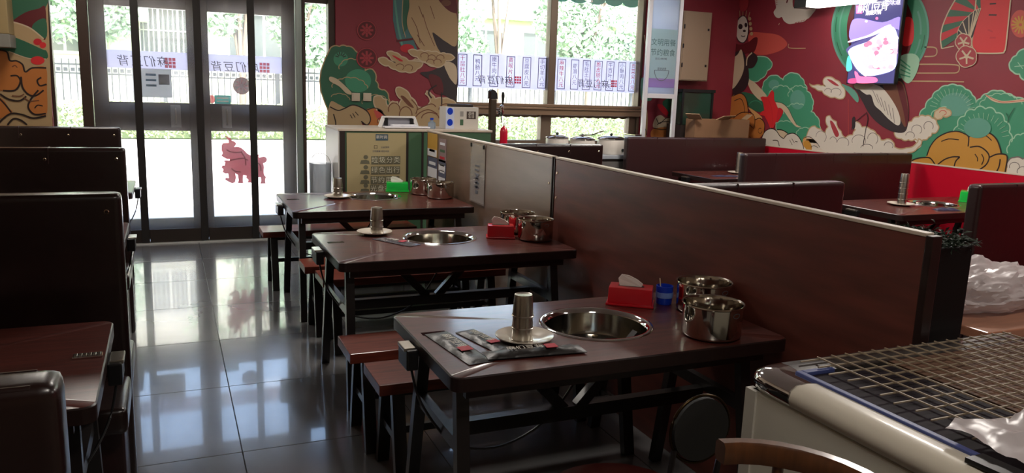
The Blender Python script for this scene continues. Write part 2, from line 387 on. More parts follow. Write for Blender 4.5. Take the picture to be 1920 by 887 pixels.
# ---------------------------------------------------------------- painted murals (flat paint on the two walls)
PAINT = {k: mat('paint_'+k, v, .5) for k, v in dict(green=(62, 138, 104), dgreen=(44, 96, 70), teal=(70, 112, 112), cream=(196, 176, 146), white=(206, 196, 182), mustard=(188, 134, 52),
    orange=(184, 112, 52), lorange=(206, 150, 92), red=(190, 30, 42), scarlet=(206, 40, 44), maroon=(92, 18, 24), dark=(46, 34, 36), black=(40, 24, 22), salmon=(190, 76, 66), tan=(176, 148, 108), lteal=(92, 150, 130),
    mint=(152, 190, 160), brown=(112, 66, 44), pinkred=(160, 50, 58), grey=(110, 100, 96), wall=(134, 40, 52)).items()}
def paint(name, wall, tr, lv, layers):
    """one painted motif: ('f' smooth fill | 'p' straight fill | 'c' scalloped fill | 's' stroke, points, colour, stroke width / bump)"""
    ox, oy, s = tr; b = B(); cols = []; k = 0
    for L in layers:
        kind, pts, colr = L[0], L[1], L[2]
        if colr not in cols: cols.append(colr)
        mi = cols.index(colr); off = .0006 + lv*.0016 + k*.00022; k += 1
        if wall is wall_right: X = XR-off; P3 = lambda p: at(ox+s*p[0], oy+s*p[1], x=X)
        else: Y = D-off; P3 = lambda p: at(ox+s*p[0], oy+s*p[1], y=Y)
        if kind == 'f': fill(b, [P3(p) for p in curve_pts(pts, True, 5)], mi)
        elif kind == 'p': fill(b, [P3(p) for p in pts], mi)
        elif kind in 'ce':
            q = []; n = len(pts); amp = L[3]
            cxm = sum(p[0] for p in pts)/n; cym = sum(p[1] for p in pts)/n
            for i in range(n):
                a, c = pts[i], pts[(i+1) % n]; dx, dy = c[0]-a[0], c[1]-a[1]; ln = math.hypot(dx, dy) or 1
                nx, ny = dy/ln, -dx/ln
                if nx*((a[0]+c[0])/2-cxm)+ny*((a[1]+c[1])/2-cym) < 0: nx, ny = -nx, -ny
                for t in range(6):
                    h = math.sin(math.pi*t/6)*amp*ln; q.append((a[0]+dx*t/6+nx*h, a[1]+dy*t/6+ny*h))
            fill(b, [P3(p) for p in q], mi)
            if len(L) > 4:
                ec = L[4]
                if ec not in cols: cols.append(ec)
                off += .0001
                ribbon(b, [P3(p) for p in q+[q[0]]], .012, wall, cols.index(ec), .0002)
        else:
            ribbon(b, [P3(p) for p in curve_pts(pts, False, 5)], L[3], wall, mi)
    return obj(name, b, [PAINT[c] for c in cols], wall)
def ribbon(b, P, w, wall, mi, lift=0):
    n = Vector((-1, 0, 0)) if wall is wall_right else Vector((0, -1, 0)); row = []
    for i, p in enumerate(P):
        d = P[min(i+1, len(P)-1)] - P[max(i-1, 0)]
        if d.length < 1e-7: d = Vector((0, 0, 1))
        sd = d.normalized().cross(n)*w/2; p = p+n*lift
        row.append((b.verts.new(p+sd), b.verts.new(p-sd)))
    for a, c in zip(row, row[1:]): b.faces.new((a[0], a[1], c[1], c[0])).material_index = mi
def ell(cx, cy, rx, ry, n=16, a0=0): return [(cx+rx*math.cos(a0+2*math.pi*i/n), cy+ry*math.sin(a0+2*math.pi*i/n)) for i in range(n)]
R = wall_right
T1 = (1700, 60, .3157); T2 = (1480, 0, .372); T3 = (1380, 120, .2029); T4 = (1200, 100, .203); T5 = (1180, 0, .293); T6 = (1340, 0, .1353)
def spokes(cx, cy, r0, r1, a0, a1, n, col, w=.006):
    return [('s', [(cx+r0*math.cos(a0+(a1-a0)*i/n), cy+r0*math.sin(a0+(a1-a0)*i/n)), (cx+r1*math.cos(a0+(a1-a0)*i/n), cy+r1*math.sin(a0+(a1-a0)*i/n))], col, w) for i in range(n+1)]
def arc(cx, cy, rx, ry, a0, a1, n=10): return [(cx+rx*math.cos(a0+(a1-a0)*i/n), cy+ry*math.sin(a0+(a1-a0)*i/n)) for i in range(n+1)]
def scal(cx, cy, rx, ry, a0, a1, n):
    o = []
    for i in range(n):
        for t in range(5):
            u = (i+t/5)/n; k = 1+.08*math.sin(math.pi*t/5); a = a0+(a1-a0)*u
            o.append((cx+rx*k*math.cos(a), cy+ry*k*math.sin(a)))
    return o
pi = math.pi
# big pine by the right edge
paint('painted_pine', R, T1, 1, [('c', [(-60,790),(-40,700),(60,690),(110,640),(80,560),(75,500),(110,450),(150,390),(190,345),(245,318),(300,318),(350,340),(390,375),(412,420),(440,395),(480,365),(540,350),(590,365),(640,390),(720,420),(740,800),(600,830),(300,815)], 'green', .16, 'mint')]
    + [('f', ell(290, 430, 90, 70), 'lteal')] + [('s', scal(450, 640, 165, 185, pi*1.02, pi*2.05, 8), 'mint', .011), ('s', scal(250, 560, 130, 110, pi*1.05, pi*1.5, 3), 'mint', .009), ('s', scal(690, 720, 90, 110, pi, pi*1.6, 4), 'mint', .01), ('s', scal(560, 470, 130, 100, pi*1.1, pi*1.9, 6), 'mint', .007)]
    + spokes(450, 640, 120, 160, pi*1.08, pi*1.95, 14, 'mint', .004) + spokes(270, 470, 95, 135, pi*1.08, pi*1.95, 14, 'mint', .004) + [('f', ell(420, 570, 80, 60), 'lteal'), ('s', [(600,540),(610,500),(640,450)], 'dgreen', .008), ('s', [(605,510),(590,480)], 'dgreen', .007)])
paint('painted_branch', R, T1, 3, [('f', [(465,370),(520,395),(580,410),(700,396),(740,392),(740,410),(700,414),(580,424),(510,410)], 'cream'), ('s', [(465,370),(520,402),(580,416),(740,402)], 'salmon', .005)])
paint('painted_leaf', R, T1, 1, [('c', [(610,205),(620,170),(650,140),(700,100),(750,100),(750,290),(697,285),(670,250),(630,235)], 'green', .15, 'mint'), ('s', [(640,205),(700,200)], 'mint', .006), ('s', [(660,180),(690,220)], 'mint', .005)])
paint('painted_gourd', R, T1, 4, [('f', [(120,735),(140,680),(180,630),(240,598),(300,590),(345,605),(368,625),(400,605),(450,590),(500,605),(535,640),(555,690),(560,720),(590,730),(597,760),(585,855),(520,846),(420,836),(280,818),(130,800),(-40,786),(-60,775),(20,760),(80,745)], 'mustard')]
    + [('s', l, 'black', .012) for l in ([(120,735),(140,680),(180,630),(240,598),(300,590),(345,605),(368,625),(365,680)], [(368,625),(400,605),(450,590),(500,605),(535,640),(555,690),(560,720)], [(375,685),(430,680),(475,710),(490,745),(470,790),(420,825)], [(490,745),(540,725),(590,730),(597,760),(590,800),(582,850)], [(280,810),(290,770),(315,742)], [(170,800),(220,760),(270,742),(315,742)], [(0,782),(50,755),(100,745),(140,750),(170,790)], [(525,845),(548,800),(555,755)])]
    + [('s', l, 'black', .008) for l in ([(205,650),(250,635),(310,640)], [(430,605),(470,615),(505,645)], [(405,725),(420,748),(420,768)], [(445,725),(457,755),(445,788)])])
cloud_l = lambda pts: [('s', p, 'grey', .006) for p in pts]
paint('painted_cloud', R, T1, 3, [('c', [(-75,600),(-40,585),(0,560),(30,530),(70,505),(110,500),(150,510),(180,545),(185,585),(150,600),(130,625),(100,640),(50,635),(10,640),(-30,635)], 'white', .22, 'tan'), ('f', [(45,640),(80,655),(86,680),(50,700),(0,697),(-60,720),(-150,740),(-40,705),(30,680),(62,668)], 'white')] + cloud_l([arc(60, 580, 30, 28, pi*.9, pi*2.3), arc(130, 560, 28, 28, pi*.8, pi*2.2), arc(20, 615, 26, 22, pi, pi*2.2)]))
paint('painted_cloud', R, T1, 3, [('c', [(165,490),(185,462),(210,452),(240,460),(265,480),(250,500),(215,498),(195,518),(170,512)], 'cream', .2, 'tan'), ('s', arc(215, 480, 20, 14, pi, pi*2.4), 'salmon', .006)])
paint('painted_cloud', R, T1, 3, [('c', [(596,800),(604,765),(640,745),(690,755),(750,740),(750,885),(640,868),(592,856)], 'white', .15, 'grey')] + cloud_l([arc(640, 800, 30, 26, pi*.9, pi*2.2), arc(690, 830, 34, 30, pi*.9, pi*2.1)]))
# scroll lines, fan, card, blossoms
paint('painted_scroll_line', R, T1, 1, [('s', l, 'tan', .011) for l in ([(90,90),(165,92),(180,116),(165,142),(105,146)], [(60,192),(200,192),(296,196),(313,212),(300,240),(240,244),(40,244)], [(10,292),(180,293),(340,296)])] + [('s', [(-700,70),(-695,95),(-600,97)], 'tan', .01)])
fan = []
N = 9
o_arc = curve_pts([(768,245),(762,195),(770,140),(790,85),(815,35),(850,-20),(900,-70),(960,-95)], False, 4); i_arc = curve_pts([(845,192),(852,150),(874,110),(905,80),(930,58),(945,50),(955,45),(965,42)], False, 4)
for k in range(N):
    a, c = k*(len(o_arc)-1)//N, (k+1)*(len(o_arc)-1)//N
    fan.append(('p', [o_arc[a], o_arc[c], i_arc[c], i_arc[a]], 'dgreen' if k % 2 == 0 else 'red'))
fan += [('s', o_arc, 'cream', .013), ('s', i_arc, 'cream', .010), ('s', [(768,245),(830,232)], 'cream', .009), ('p', i_arc+[(925,185),(880,230)], 'dark')]
fan += [('s', [i_arc[k*(len(i_arc)-1)//7], (905, 205)], 'cream', .010) for k in range(8)]
paint('painted_fan', R, T2, 2, fan)
card = [(948,-90),(1120,-90),(1114,10),(1092,225),(1084,256),(1066,268),(950,268),(932,258),(920,220),(928,150)]
cd = paint('painted_card', R, T2, 3, [('p', card, 'scarlet'), ('s', card+[card[0]], 'cream', .012), ('s', [(1005,75),(1045,76)], 'black', .011), ('s', [(1010,20),(1042,18)], 'black', .011), ('s', [(1000,150),(1025,160)], 'red', .014), ('s', [(1010,190),(1040,190)], 'red', .014)])
def blossom(cx, cy, r, lv):
    paint('painted_blossom', R, T2, lv, [('f', ell(cx, cy, r, r*1.05, 10), 'pinkred'), ('s', scal(cx, cy, r*.98, r*1.02, 0, 2*pi, 5)+[(cx+r, cy)], 'cream', .008)] + spokes(cx, cy, r*.12, r*.75, .3, .3+2*pi*.8, 4, 'cream', .016) + [('f', ell(cx, cy, r*.22, r*.22, 8), 'cream')])
blossom(878, 212, 40, 5); blossom(893, 285, 50, 6)
paint('painted_chrysanthemum', R, T2, 3, [('f', ell(1165, 120, 50, 70), 'salmon')] + spokes(1165, 125, 8, 46, 0, 2*pi, 14, 'mustard', .014))
# green ring behind the screen
paint('painted_ring', R, T2, 1, [('f', ell(458, 150, 247, 272, 28), 'lteal'), ('f', ell(458, 150, 236, 262, 28), 'green'), ('f', ell(458, 150, 168, 225, 24), 'maroon'), ('f', [(575,100),(620,95),(628,180),(612,225),(570,222)], 'scarlet')]
    + [('s', arc(458, 150, 205, 240, a, a+.5, 5), 'lteal', .02) for a in (-.4, .2, 2.7, 3.2, 3.8)] + [('s', arc(458, 150, 225, 255, a, a+.3, 5), 'dgreen', .010) for a in (.1, .7, 2.6, 3.1, 3.5)] + [('f', [(555,290),(620,270),(655,300),(640,370),(600,420),(560,380)], 'mint')] + [('s', [(560,300+k*25),(610,340+k*16)], 'green', .012) for k in range(4)])
# stork below the screen
paint('painted_stork', R, T2, 3, [('f', [(262,425),(300,470),(340,515),(350,500),(340,470),(310,440)], 'lteal'), ('f', [(330,425),(470,420),(560,395),(590,470),(602,560),(592,650),(560,670),(500,655),(440,615),(400,570),(370,515),(345,470)], 'dark'), ('f', [(470,425),(560,410),(590,480),(600,570),(585,640),(560,600),(540,540)], 'brown'), ('f', [(540,420),(575,440),(598,560),(590,640),(575,560)], 'maroon')]
    + [('f', [(350,440),(420,425),(470,445),(515,500),(548,560),(560,612),(545,632),(500,600),(462,560),(430,530),(412,480),(385,475)], 'white')] + [('s', [(420+k*20,455+k*18),(450+k*16,520+k*20)], 'grey', .006) for k in range(6)]
    + [('s', [(388,565),(396,600),(384,660),(371,738)], 'black', .010), ('s', [(385,570),(350,600),(325,620),(312,655)], 'black', .007), ('f', [(330,425),(420,425),(400,445),(340,450)], 'cream')])
paint('painted_cloud', R, T2, 3, [('c', [(100,420),(128,430),(160,432),(182,436),(170,405),(190,387),(232,402),(265,432),(282,470),(270,497),(230,490),(190,482),(165,458),(130,445)], 'white', .14, 'tan'), ('f', [(190,400),(215,405),(250,432),(225,428)], 'pinkred')] + cloud_l([arc(235, 465, 26, 20, pi, pi*2.3), arc(195, 460, 18, 14, pi, pi*2.2)]))
paint('painted_cloud_bank', R, T2, 4, [('c', [(100,650),(130,635),(160,650),(182,668),(196,640),(186,590),(205,583),(238,612),(262,662),(284,694),(320,680),(334,655),(318,620),(335,612),(366,640),(410,652),(440,676),(462,705),(490,700),(520,712),(530,740),(590,745),(640,722),(650,700),(668,712),(650,742),(600,770),(540,780),(300,775),(100,765)], 'white', .14, 'tan'), ('f', [(205,610),(222,618),(250,675),(235,690),(215,650)], 'pinkred'), ('f', [(316,600),(330,590),(332,640),(318,650)], 'dark')]
    + cloud_l([arc(160, 690, 26, 30, pi, pi*2.3), arc(270, 720, 30, 26, pi, pi*2.2), arc(350, 710, 34, 30, pi*.9, pi*2.2), arc(420, 700, 26, 30, pi, pi*2.3), arc(500, 735, 22, 20, pi, pi*2.2), arc(220, 720, 20, 30, pi*1.2, pi*2), arc(390, 745, 30, 18, pi, pi*2.1)]))
paint('painted_seam_line', R, T2, 2, [('s', [(297,500),(298,600),(297,690)], 'salmon', .006)])
# pine, ribbon leaves and blossoms in the middle
paint('painted_pine', R, T3, 1, [('c', [(250,200),(285,140),(350,105),(410,130),(435,150),(470,100),(540,85),(600,125),(632,185),(655,250),(700,310),(708,390),(692,440),(735,475),(770,560),(745,720),(600,730),(400,640),(370,560),(400,440),(330,330),(250,260)], 'green', .17, 'mint'),
    ('f', ell(570, 330, 70, 90), 'lteal'), ('f', ell(350, 190, 50, 45), 'lteal')] + [('s', scal(420, 330, 120, 125, pi*1.1, pi*1.85, 5), 'mint', .010), ('s', scal(580, 300, 95, 95, pi*1.0, pi*1.8, 5), 'mint', .010), ('s', scal(560, 480, 120, 110, pi*1.05, pi*1.7, 5), 'mint', .010), ('s', scal(450, 620, 130, 90, pi*1.05, pi*1.9, 6), 'mint', .009), ('s', scal(640, 650, 80, 60, pi, pi*1.8, 4), 'mint', .009)])
paint('painted_pine', R, T3, 1, [('c', [(90,10),(150,-40),(240,-70),(320,-30),(335,10),(290,60),(225,140),(170,165),(115,130)], 'green', .14, 'mint'), ('f', [(60,260),(180,290),(250,350),(250,440),(150,420),(60,320)], 'dgreen'), ('s', arc(180, 390, 60, 50, pi*1.1, pi*1.9), 'green', .01)])
paint('painted_ribbon_leaf', R, T3, 3, [('f', [(105,145),(170,170),(232,232),(285,300),(240,342),(180,300),(128,228)], 'cream'), ('f', [(335,348),(420,360),(482,412),(522,492),(560,560),(602,582),(556,580),(500,520),(440,435),(370,392)], 'cream'), ('s', [(335,348),(420,360),(482,412),(522,492),(560,560)], 'dark', .006)])
paint('painted_red_blossom', R, T3, 4, [('p', [(225,310),(245,300),(290,305),(322,255),(332,240),(352,262),(352,330),(372,370),(392,420),(384,500),(345,590),(315,590),(290,530),(262,480),(218,470),(236,440),(262,430),(250,360)], 'scarlet'), ('f', [(392,410),(435,430),(420,480),(375,540)], 'red'), ('s', [(300,330),(330,420),(340,560)], 'red', .008)])
paint('painted_onion_cloud', R, T3, 5, [('f', [(236,760),(238,690),(268,625),(320,598),(370,615),(405,665),(440,690),(470,655),(530,640),(580,675),(618,750),(628,815),(236,775)], 'white'), ('f', [(380,610),(430,612),(475,645),(440,690),(405,660)], 'cream')] + [('s', l, 'black', .010) for l in ([(236,760),(238,690),(268,625),(320,598),(370,615),(405,665),(440,690)], [(440,690),(470,655),(530,640),(580,675),(618,750),(626,810)], [(340,705),(385,710),(400,760)], [(380,608),(430,612),(478,640)])] + [('s', l, 'black', .006) for l in ([(245,735),(280,745)], [(495,700),(520,750)], [(515,690),(540,730)], [(545,715),(570,720)])])
paint('painted_gold_cloud', R, T3, 4, [('f', [(620,690),(670,672),(730,710),(770,770),(800,800),(700,812),(625,805)], 'lorange'), ('f', [(628,720),(670,715),(700,760),(690,806),(632,800)], 'mustard'), ('s', [(620,688),(675,672),(735,715),(775,770)], 'black', .007), ('s', [(690,770),(720,755),(760,775)], 'black', .006)])
# orange gourds, trunk and dancing panda in the far corner
paint('painted_orange_gourd', R, T4, 4, [('f', [(700,500),(705,430),(750,390),(800,388),(850,398),(880,385),(930,370),(980,420),(1000,540),(1045,560),(1062,605),(1110,600),(1150,650),(1140,740),(1060,812),(1010,790),(700,775)], 'orange'), ('f', [(1000,500),(1070,540),(1130,600),(1060,605),(1040,560)], 'lorange')]
    + [('s', l, 'black', .010) for l in ([(700,500),(705,430),(750,390),(800,388),(850,398)], [(860,395),(930,370),(980,420),(1000,540),(990,600)], [(870,440),(930,420),(960,480),(965,550)], [(860,600),(930,550),(1000,545),(1045,565),(1062,620),(1050,700)], [(1062,615),(1110,600),(1150,650),(1145,730)], [(1010,770),(1060,812),(1110,790)], [(870,660),(930,665),(935,740)], [(980,670),(1010,660),(1040,690)])] + [('s', arc(1110, 715, 18, 24, 0, 1.7*pi), 'black', .006)])
paint('painted_pillar', R, T5, 1, [('f', [(610,460),(660,440),(680,640),(600,640)], 'tan'), ('p', [(580,650),(760,650),(760,900),(560,900)], 'brown')])
paint('painted_panda', R, T5, 3, [('f', [(600,0),(680,20),(690,120),(660,180),(640,300),(600,330),(580,160)], 'maroon'), ('f', [(600,300),(650,265),(700,285),(760,270),(800,240),(822,250),(800,330),(745,345),(700,380),(640,400),(610,370)], 'maroon'), ('f', [(608,560),(618,430),(650,360),(720,322),(755,400),(764,520),(720,590),(655,605)], 'dark'), ('f', [(625,480),(640,395),(690,352),(718,318),(735,420),(712,500),(662,568),(632,540)], 'cream'), ('f', [(740,420),(745,385),(782,332),(822,372),(795,430),(757,436)], 'dark'), ('s', [(750,420),(755,370),(785,338)], 'cream', .018), ('p', [(622,570),(662,575),(664,700),(628,700)], 'maroon')]
    + [('f', [(676,190),(690,128),(725,98),(752,118),(765,180),(757,240),(732,276),(702,268),(682,232)], 'dark'), ('f', [(681,192),(694,134),(725,104),(749,122),(759,180),(752,238),(730,270),(704,262),(686,230)], 'white'), ('f', ell(711, 170, 14, 17, 10), 'dark'), ('f', ell(746, 160, 9, 15, 10), 'dark'), ('f', ell(736, 198, 10, 8, 8), 'dark'), ('s', [(715,229),(730,234),(742,229)], 'dark', .010)]
    + [('s', [(690+k*18,100-abs(k-2)*-6),(684+k*22,60-abs(2-k)*-8)], 'tan', .012) for k in range(5)] + [('f', ell(770+k*4, 120+k*32, 10, 12, 8), 'tan') for k in range(4)] + [('f', [(700,0),(760,0),(750,60),(715,70)], 'pinkred')])
paint('painted_sun_cloud', R, T5, 2, [('f', [(765,215),(880,212),(960,228),(1010,275),(990,310),(940,335),(860,352),(790,332)], 'salmon')])
paint('painted_crane', R, T6, 3, [('f', [(850,-60),(842,40),(850,110),(816,170),(845,232),(890,252),(930,235),(960,290),(1020,330),(1080,330),(1160,312),(1230,300),(1300,255),(1350,200),(1400,120),(1290,105),(1110,110),(1080,40),(1062,-60)], 'white')]
    + [('p', [(1110+k*36, 316-k*8), (1150+k*36, 300-k*12), (1122+k*40, 330-k*14-4)], 'pinkred') for k in range(7)] + [('p', [(848, -20+k*26), (880, -14+k*26), (850, -8+k*26)], 'pinkred') for k in range(4)] + [('f', [(990,30),(1010,-20),(1030,-40),(1005,40)], 'maroon'), ('s', [(885,345),(900,320)], 'cream', .01)])
# ---- far wall, between the doors and the window
Fm = wall_far
U1 = (620, 0, .2706)
paint('painted_pine', Fm, U1, 1, [('c', [(0,330),(60,322),(110,320),(170,350),(200,420),(240,490),(290,480),(312,560),(330,605),(372,622),(402,680),(396,760),(250,790),(-5,790)], 'dgreen', .16, 'tan'), ('f', ell(190, 560, 90, 80), 'green'), ('f', ell(70, 410, 50, 50), 'green')] + [('s', scal(140, 480, 80, 70, pi, pi*2, 5), 'tan', .008), ('s', scal(130, 620, 120, 80, pi*1.05, pi*2, 6), 'tan', .008), ('s', scal(310, 720, 90, 60, pi, pi*2, 5), 'tan', .007), ('s', scal(60, 700, 70, 50, pi*1.2, pi*2, 4), 'tan', .007)] + spokes(70, 400, 15, 40, pi*1.1, pi*1.9, 5, 'dark', .008))
def medallion(cx, cy, r, lv):
    paint('painted_medallion', Fm, U1, lv, [('f', ell(cx, cy, r, r, 20), 'maroon'), ('s', ell(cx, cy, r*.92, r*.92, 20)+[(cx+r*.92, cy)], 'pinkred', .010)] + spokes(cx, cy, r*.2, r*.65, 0, 2*pi*.875, 7, 'pinkred', .022) + [('f', ell(cx, cy, r*.18, r*.18, 8), 'pinkred')])
medallion(250, 402, 74, 3); medallion(250, 210, 70, 3)
paint('painted_panel', Fm, U1, 1, [('p', [(432,-120),(600,-120),(560,60),(530,160),(560,240),(602,345),(505,345),(455,260),(432,140)], 'teal'), ('p', [(500,-120),(600,-120),(545,90),(530,200),(500,240)], 'dgreen'), ('s', [(445,0),(455,90),(470,200),(500,330)], 'lteal', .02), ('s', [(500,0),(495,150),(520,260)], 'tan', .008), ('s', [(455,285),(570,270)], 'maroon', .022), ('f', ell(530, 335, 48, 30, 10), 'red')])
paint('painted_crane', Fm, U1, 3, [('f', [(700,225),(800,280),(872,300),(872,710),(800,665),(725,640),(690,560),(620,505),(700,490),(790,430),(740,330)], 'dark'), ('f', [(680,520),(760,540),(780,640),(720,640)], 'maroon'), ('f', [(560,-60),(740,-60),(790,50),(872,100),(872,312),(800,290),(745,250),(705,228),(740,330),(785,400),(700,375),(622,342),(580,280),(540,210),(528,140),(545,50)], 'tan'), ('f', [(785,440),(830,430),(872,470),(872,582),(840,560),(815,520)], 'cream'), ('f', [(730,-40),(840,-50),(872,20),(872,90),(800,60)], 'maroon'), ('f', ell(800, 20, 34, 22, 8), 'brown')]
    + [('s', l, 'brown', .007) for l in ([(560,120),(600,200),(620,300)], [(640,100),(670,200),(720,320)], [(610,40),(640,120)], [(690,40),(720,130)], [(600,240),(650,320)])] + [('s', [(768,640),(770,700),(768,745)], 'black', .014), ('s', [(735,590),(690,620),(680,650),(700,680)], 'black', .016)])
paint('painted_cloud', Fm, U1, 4, [('c', [(330,410),(345,400),(390,405),(425,425),(448,432),(410,392),(388,365),(400,356),(440,362),(490,392),(540,420),(585,408),(640,440),(600,478),(572,500),(520,497),(450,482),(400,455),(355,445)], 'tan', .12, 'cream'), ('f', [(425,385),(450,390),(500,420),(480,424)], 'red')] + [('s', arc(480, 465, 28, 22, pi*1.1, pi*2.3), 'brown', .007), ('s', arc(540, 470, 28, 22, pi*1.1, pi*2.3), 'brown', .007)])
paint('painted_cloud', Fm, U1, 5, [('c', [(535,352),(600,350),(650,358),(700,358),(760,372),(800,372),(860,400),(800,420),(775,455),(720,462),(660,430),(600,395)], 'tan', .15, 'cream')] + [('s', arc(x, y, 26, 20, pi*.8, pi*2.1), 'brown', .007) for x, y in ((650, 385), (700, 400), (740, 430), (690, 430), (760, 400))] + [('s', [(560,420),(640,430),(720,460)], 'cream', .014)])
paint('painted_cloud_bank', Fm, U1, 4, [('c', [(300,672),(350,665),(385,690),(400,740),(430,700),(465,705),(475,735),(492,690),(452,635),(458,606),(500,612),(555,672),(600,735),(650,742),(690,700),(655,650),(665,630),(700,655),(725,685),(780,680),(830,690),(872,720),(872,900),(380,900),(320,760)], 'tan', .12, 'cream'), ('f', [(485,670),(510,668),(560,720),(575,748),(535,730)], 'brown')]
    + [('s', l, 'brown', .010) for l in (arc(440, 760, 40, 46, pi*.9, pi*2), arc(520, 800, 44, 60, pi*.9, pi*2), [(600,760),(640,740),(700,720),(730,740)], [(580,820),(620,780),(680,760),(740,790)], arc(690, 820, 60, 40, pi, pi*2), [(560,690),(600,740),(590,790)], arc(800, 760, 50, 40, pi, pi*2))])
paint('painted_goose', Fm, U1, 5, [('f', [(-5,532),(40,545),(95,590),(150,650),(110,648),(60,600),(-5,562)], 'cream'), ('f', [(-5,712),(60,725),(100,745),(150,728),(205,742),(258,778),(276,830),(250,866),(214,850),(214,900),(-5,900)], 'tan')] + [('s', l, 'black', .012) for l in ([(-5,740),(50,765),(95,752),(150,728),(205,742),(258,778),(276,830),(252,866),(212,840)], [(20,790),(35,850),(30,890)])] + [('s', l, 'black', .008) for l in ([(135,795),(150,820)], [(152,785),(170,815)], [(170,775),(192,800)])])
paint('painted_flame_cloud', Fm, U1, 4, [('f', [(245,765),(300,748),(350,765),(375,800),(420,815),(470,806),(440,830),(420,900),(240,900),(278,840)], 'orange'), ('f', [(300,765),(345,780),(372,815),(330,830)], 'salmon'), ('s', [(245,765),(300,748),(350,765),(375,800),(430,818),(480,804)], 'black', .010), ('s', arc(350, 840, 26, 24, pi*.8, pi*2.4), 'brown', .008)])
# ---- far wall, left of the doors
V1 = (0, 0, .282)
paint('painted_backdrop', Fm, V1, 0, [('p', [(-140,-200),(309,-200),(352,900),(-140,900)], 'tan')])
paint('painted_hill', Fm, V1, 1, [('f', [(-140,-150),(306,-150),(300,60),(200,70),(90,150),(0,160),(-140,150)], 'dgreen'), ('f', [(85,142),(170,82),(255,58),(302,50),(305,255),(262,235),(212,190),(150,160)], 'maroon'), ('f', [(215,190),(245,140),(305,130),(305,255)], 'dgreen'), ('s', [(85,146),(150,165),(212,194),(290,258)], 'cream', .012), ('f', [(60,250),(135,262),(275,325),(310,340),(310,390),(190,388),(60,342),(-140,300)], 'dgreen'), ('s', [(60,342),(190,388),(305,392)], 'cream', .008)])
paint('painted_red_bloom', Fm, V1, 2, [('f', ell(250, 278, 28, 22, 8), 'red'), ('f', ell(285, 300, 22, 20, 8), 'scarlet'), ('f', ell(250, 402, 46, 28, 10), 'scarlet')])
paint('painted_orange_cloud', Fm, V1, 3, [('f', [(-140,320),(0,330),(45,345),(65,402),(110,405),(150,430),(168,478),(215,450),(305,452),(312,600),(312,750),(262,764),(200,740),(190,700),(240,640),(200,630),(165,605),(140,560),(100,600),(20,602),(-140,590)], 'orange')] + [('s', l, 'black', .014) for l in ([(-20,330),(45,345),(65,402),(110,405),(150,430),(168,478),(215,452),(308,452)], [(70,505),(115,505),(135,545),(100,600),(20,602)], [(140,510),(150,580),(190,628),(240,635),(290,600)], [(255,600),(205,660),(188,715),(230,760),(305,755)], [(310,560),(265,570),(248,535),(275,515)])] + [('s', [(230,720),(250,700),(285,705)], 'black', .010), ('s', [(80,445),(100,435),(115,450)], 'brown', .008)])
paint('painted_wave', Fm, V1, 4, [('f', [(-140,660),(0,650),(60,720),(80,748),(-20,800),(-140,860)], 'orange')] + [('s', l, 'black', .014) for l in ([(-20,640),(30,690),(75,748)], [(-30,840),(60,760),(140,760),(220,785),(306,770)], [(50,830),(90,790),(140,800),(180,830)], [(0,625),(60,660),(130,670),(175,640)])] + [('s', [(160,650),(200,672),(260,668)], 'brown', .009), ('s', [(80,635),(130,640),(160,625)], 'brown', .009)])
# ---- far wall, right of the window and behind the stand
X1 = (1200, 100, .203)
paint('painted_corner_foliage', Fm, X1, 1, [('f', [(10,240),(60,230),(110,250),(110,420),(60,440),(10,420)], 'lteal'), ('s', [(40,-170),(60,-40),(75,40),(60,110),(90,180)], 'cream', .014), ('f', [(10,480),(40,470),(70,560),(60,760),(10,780)], 'tan'), ('s', [(20,480),(48,540),(30,580)], 'black', .01), ('s', [(10,690),(50,700),(60,760)], 'black', .01)])
paint('painted_corner_foliage', Fm, X1, 1, [('f', [(230,430),(320,390),(330,560),(260,580),(210,470)], 'dgreen'), ('f', [(160,470),(210,480),(262,545),(240,575),(180,520)], 'red'), ('f', [(140,600),(190,570),(240,600),(300,590),(310,690),(130,690)], 'cream'), ('s', [(150,600),(180,650),(240,600),(310,590)], 'black', .01), ('s', [(160,660),(200,635),(310,632)], 'black', .01), ('f', [(120,700),(310,690),(310,790),(120,790)], 'orange'), ('s', [(130,690),(200,705),(310,695)], 'black', .01)])
# ---------------------------------------------------------------- the long partition
PX, PZ = 2.0, 1.208
pt = thing('partition', 'long dark wood partition with a cream top edge behind the hotpot tables', 'partition', (PX, 1.577, 0))
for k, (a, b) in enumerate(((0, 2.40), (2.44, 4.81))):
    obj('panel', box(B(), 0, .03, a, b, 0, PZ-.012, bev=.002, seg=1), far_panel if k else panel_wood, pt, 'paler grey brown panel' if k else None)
    obj('top_edging', box(B(), -.002, .032, a, b, PZ-.012, PZ, bev=.002, seg=1), cream_edge, pt, 'cream top edging strip')
for a in (2.40, 2.427): obj('joint_strip', box(B(), -.004, .034, a, a+.013, 0, PZ-.004, bev=.002, seg=1), wood_edge, pt)
obj('end_board', box(B(), -.004, .036, -.025, -.001, 0, PZ-.006, bev=.003), wood_edge, pt)
for y, z in ((2.37, 1.12), (2.37, .98), (2.47, 1.05)): obj('screw_cap', box(B(), -.004, 0, y-.007, y+.007, z-.007, z+.007, bev=.003), stud_m, pt)

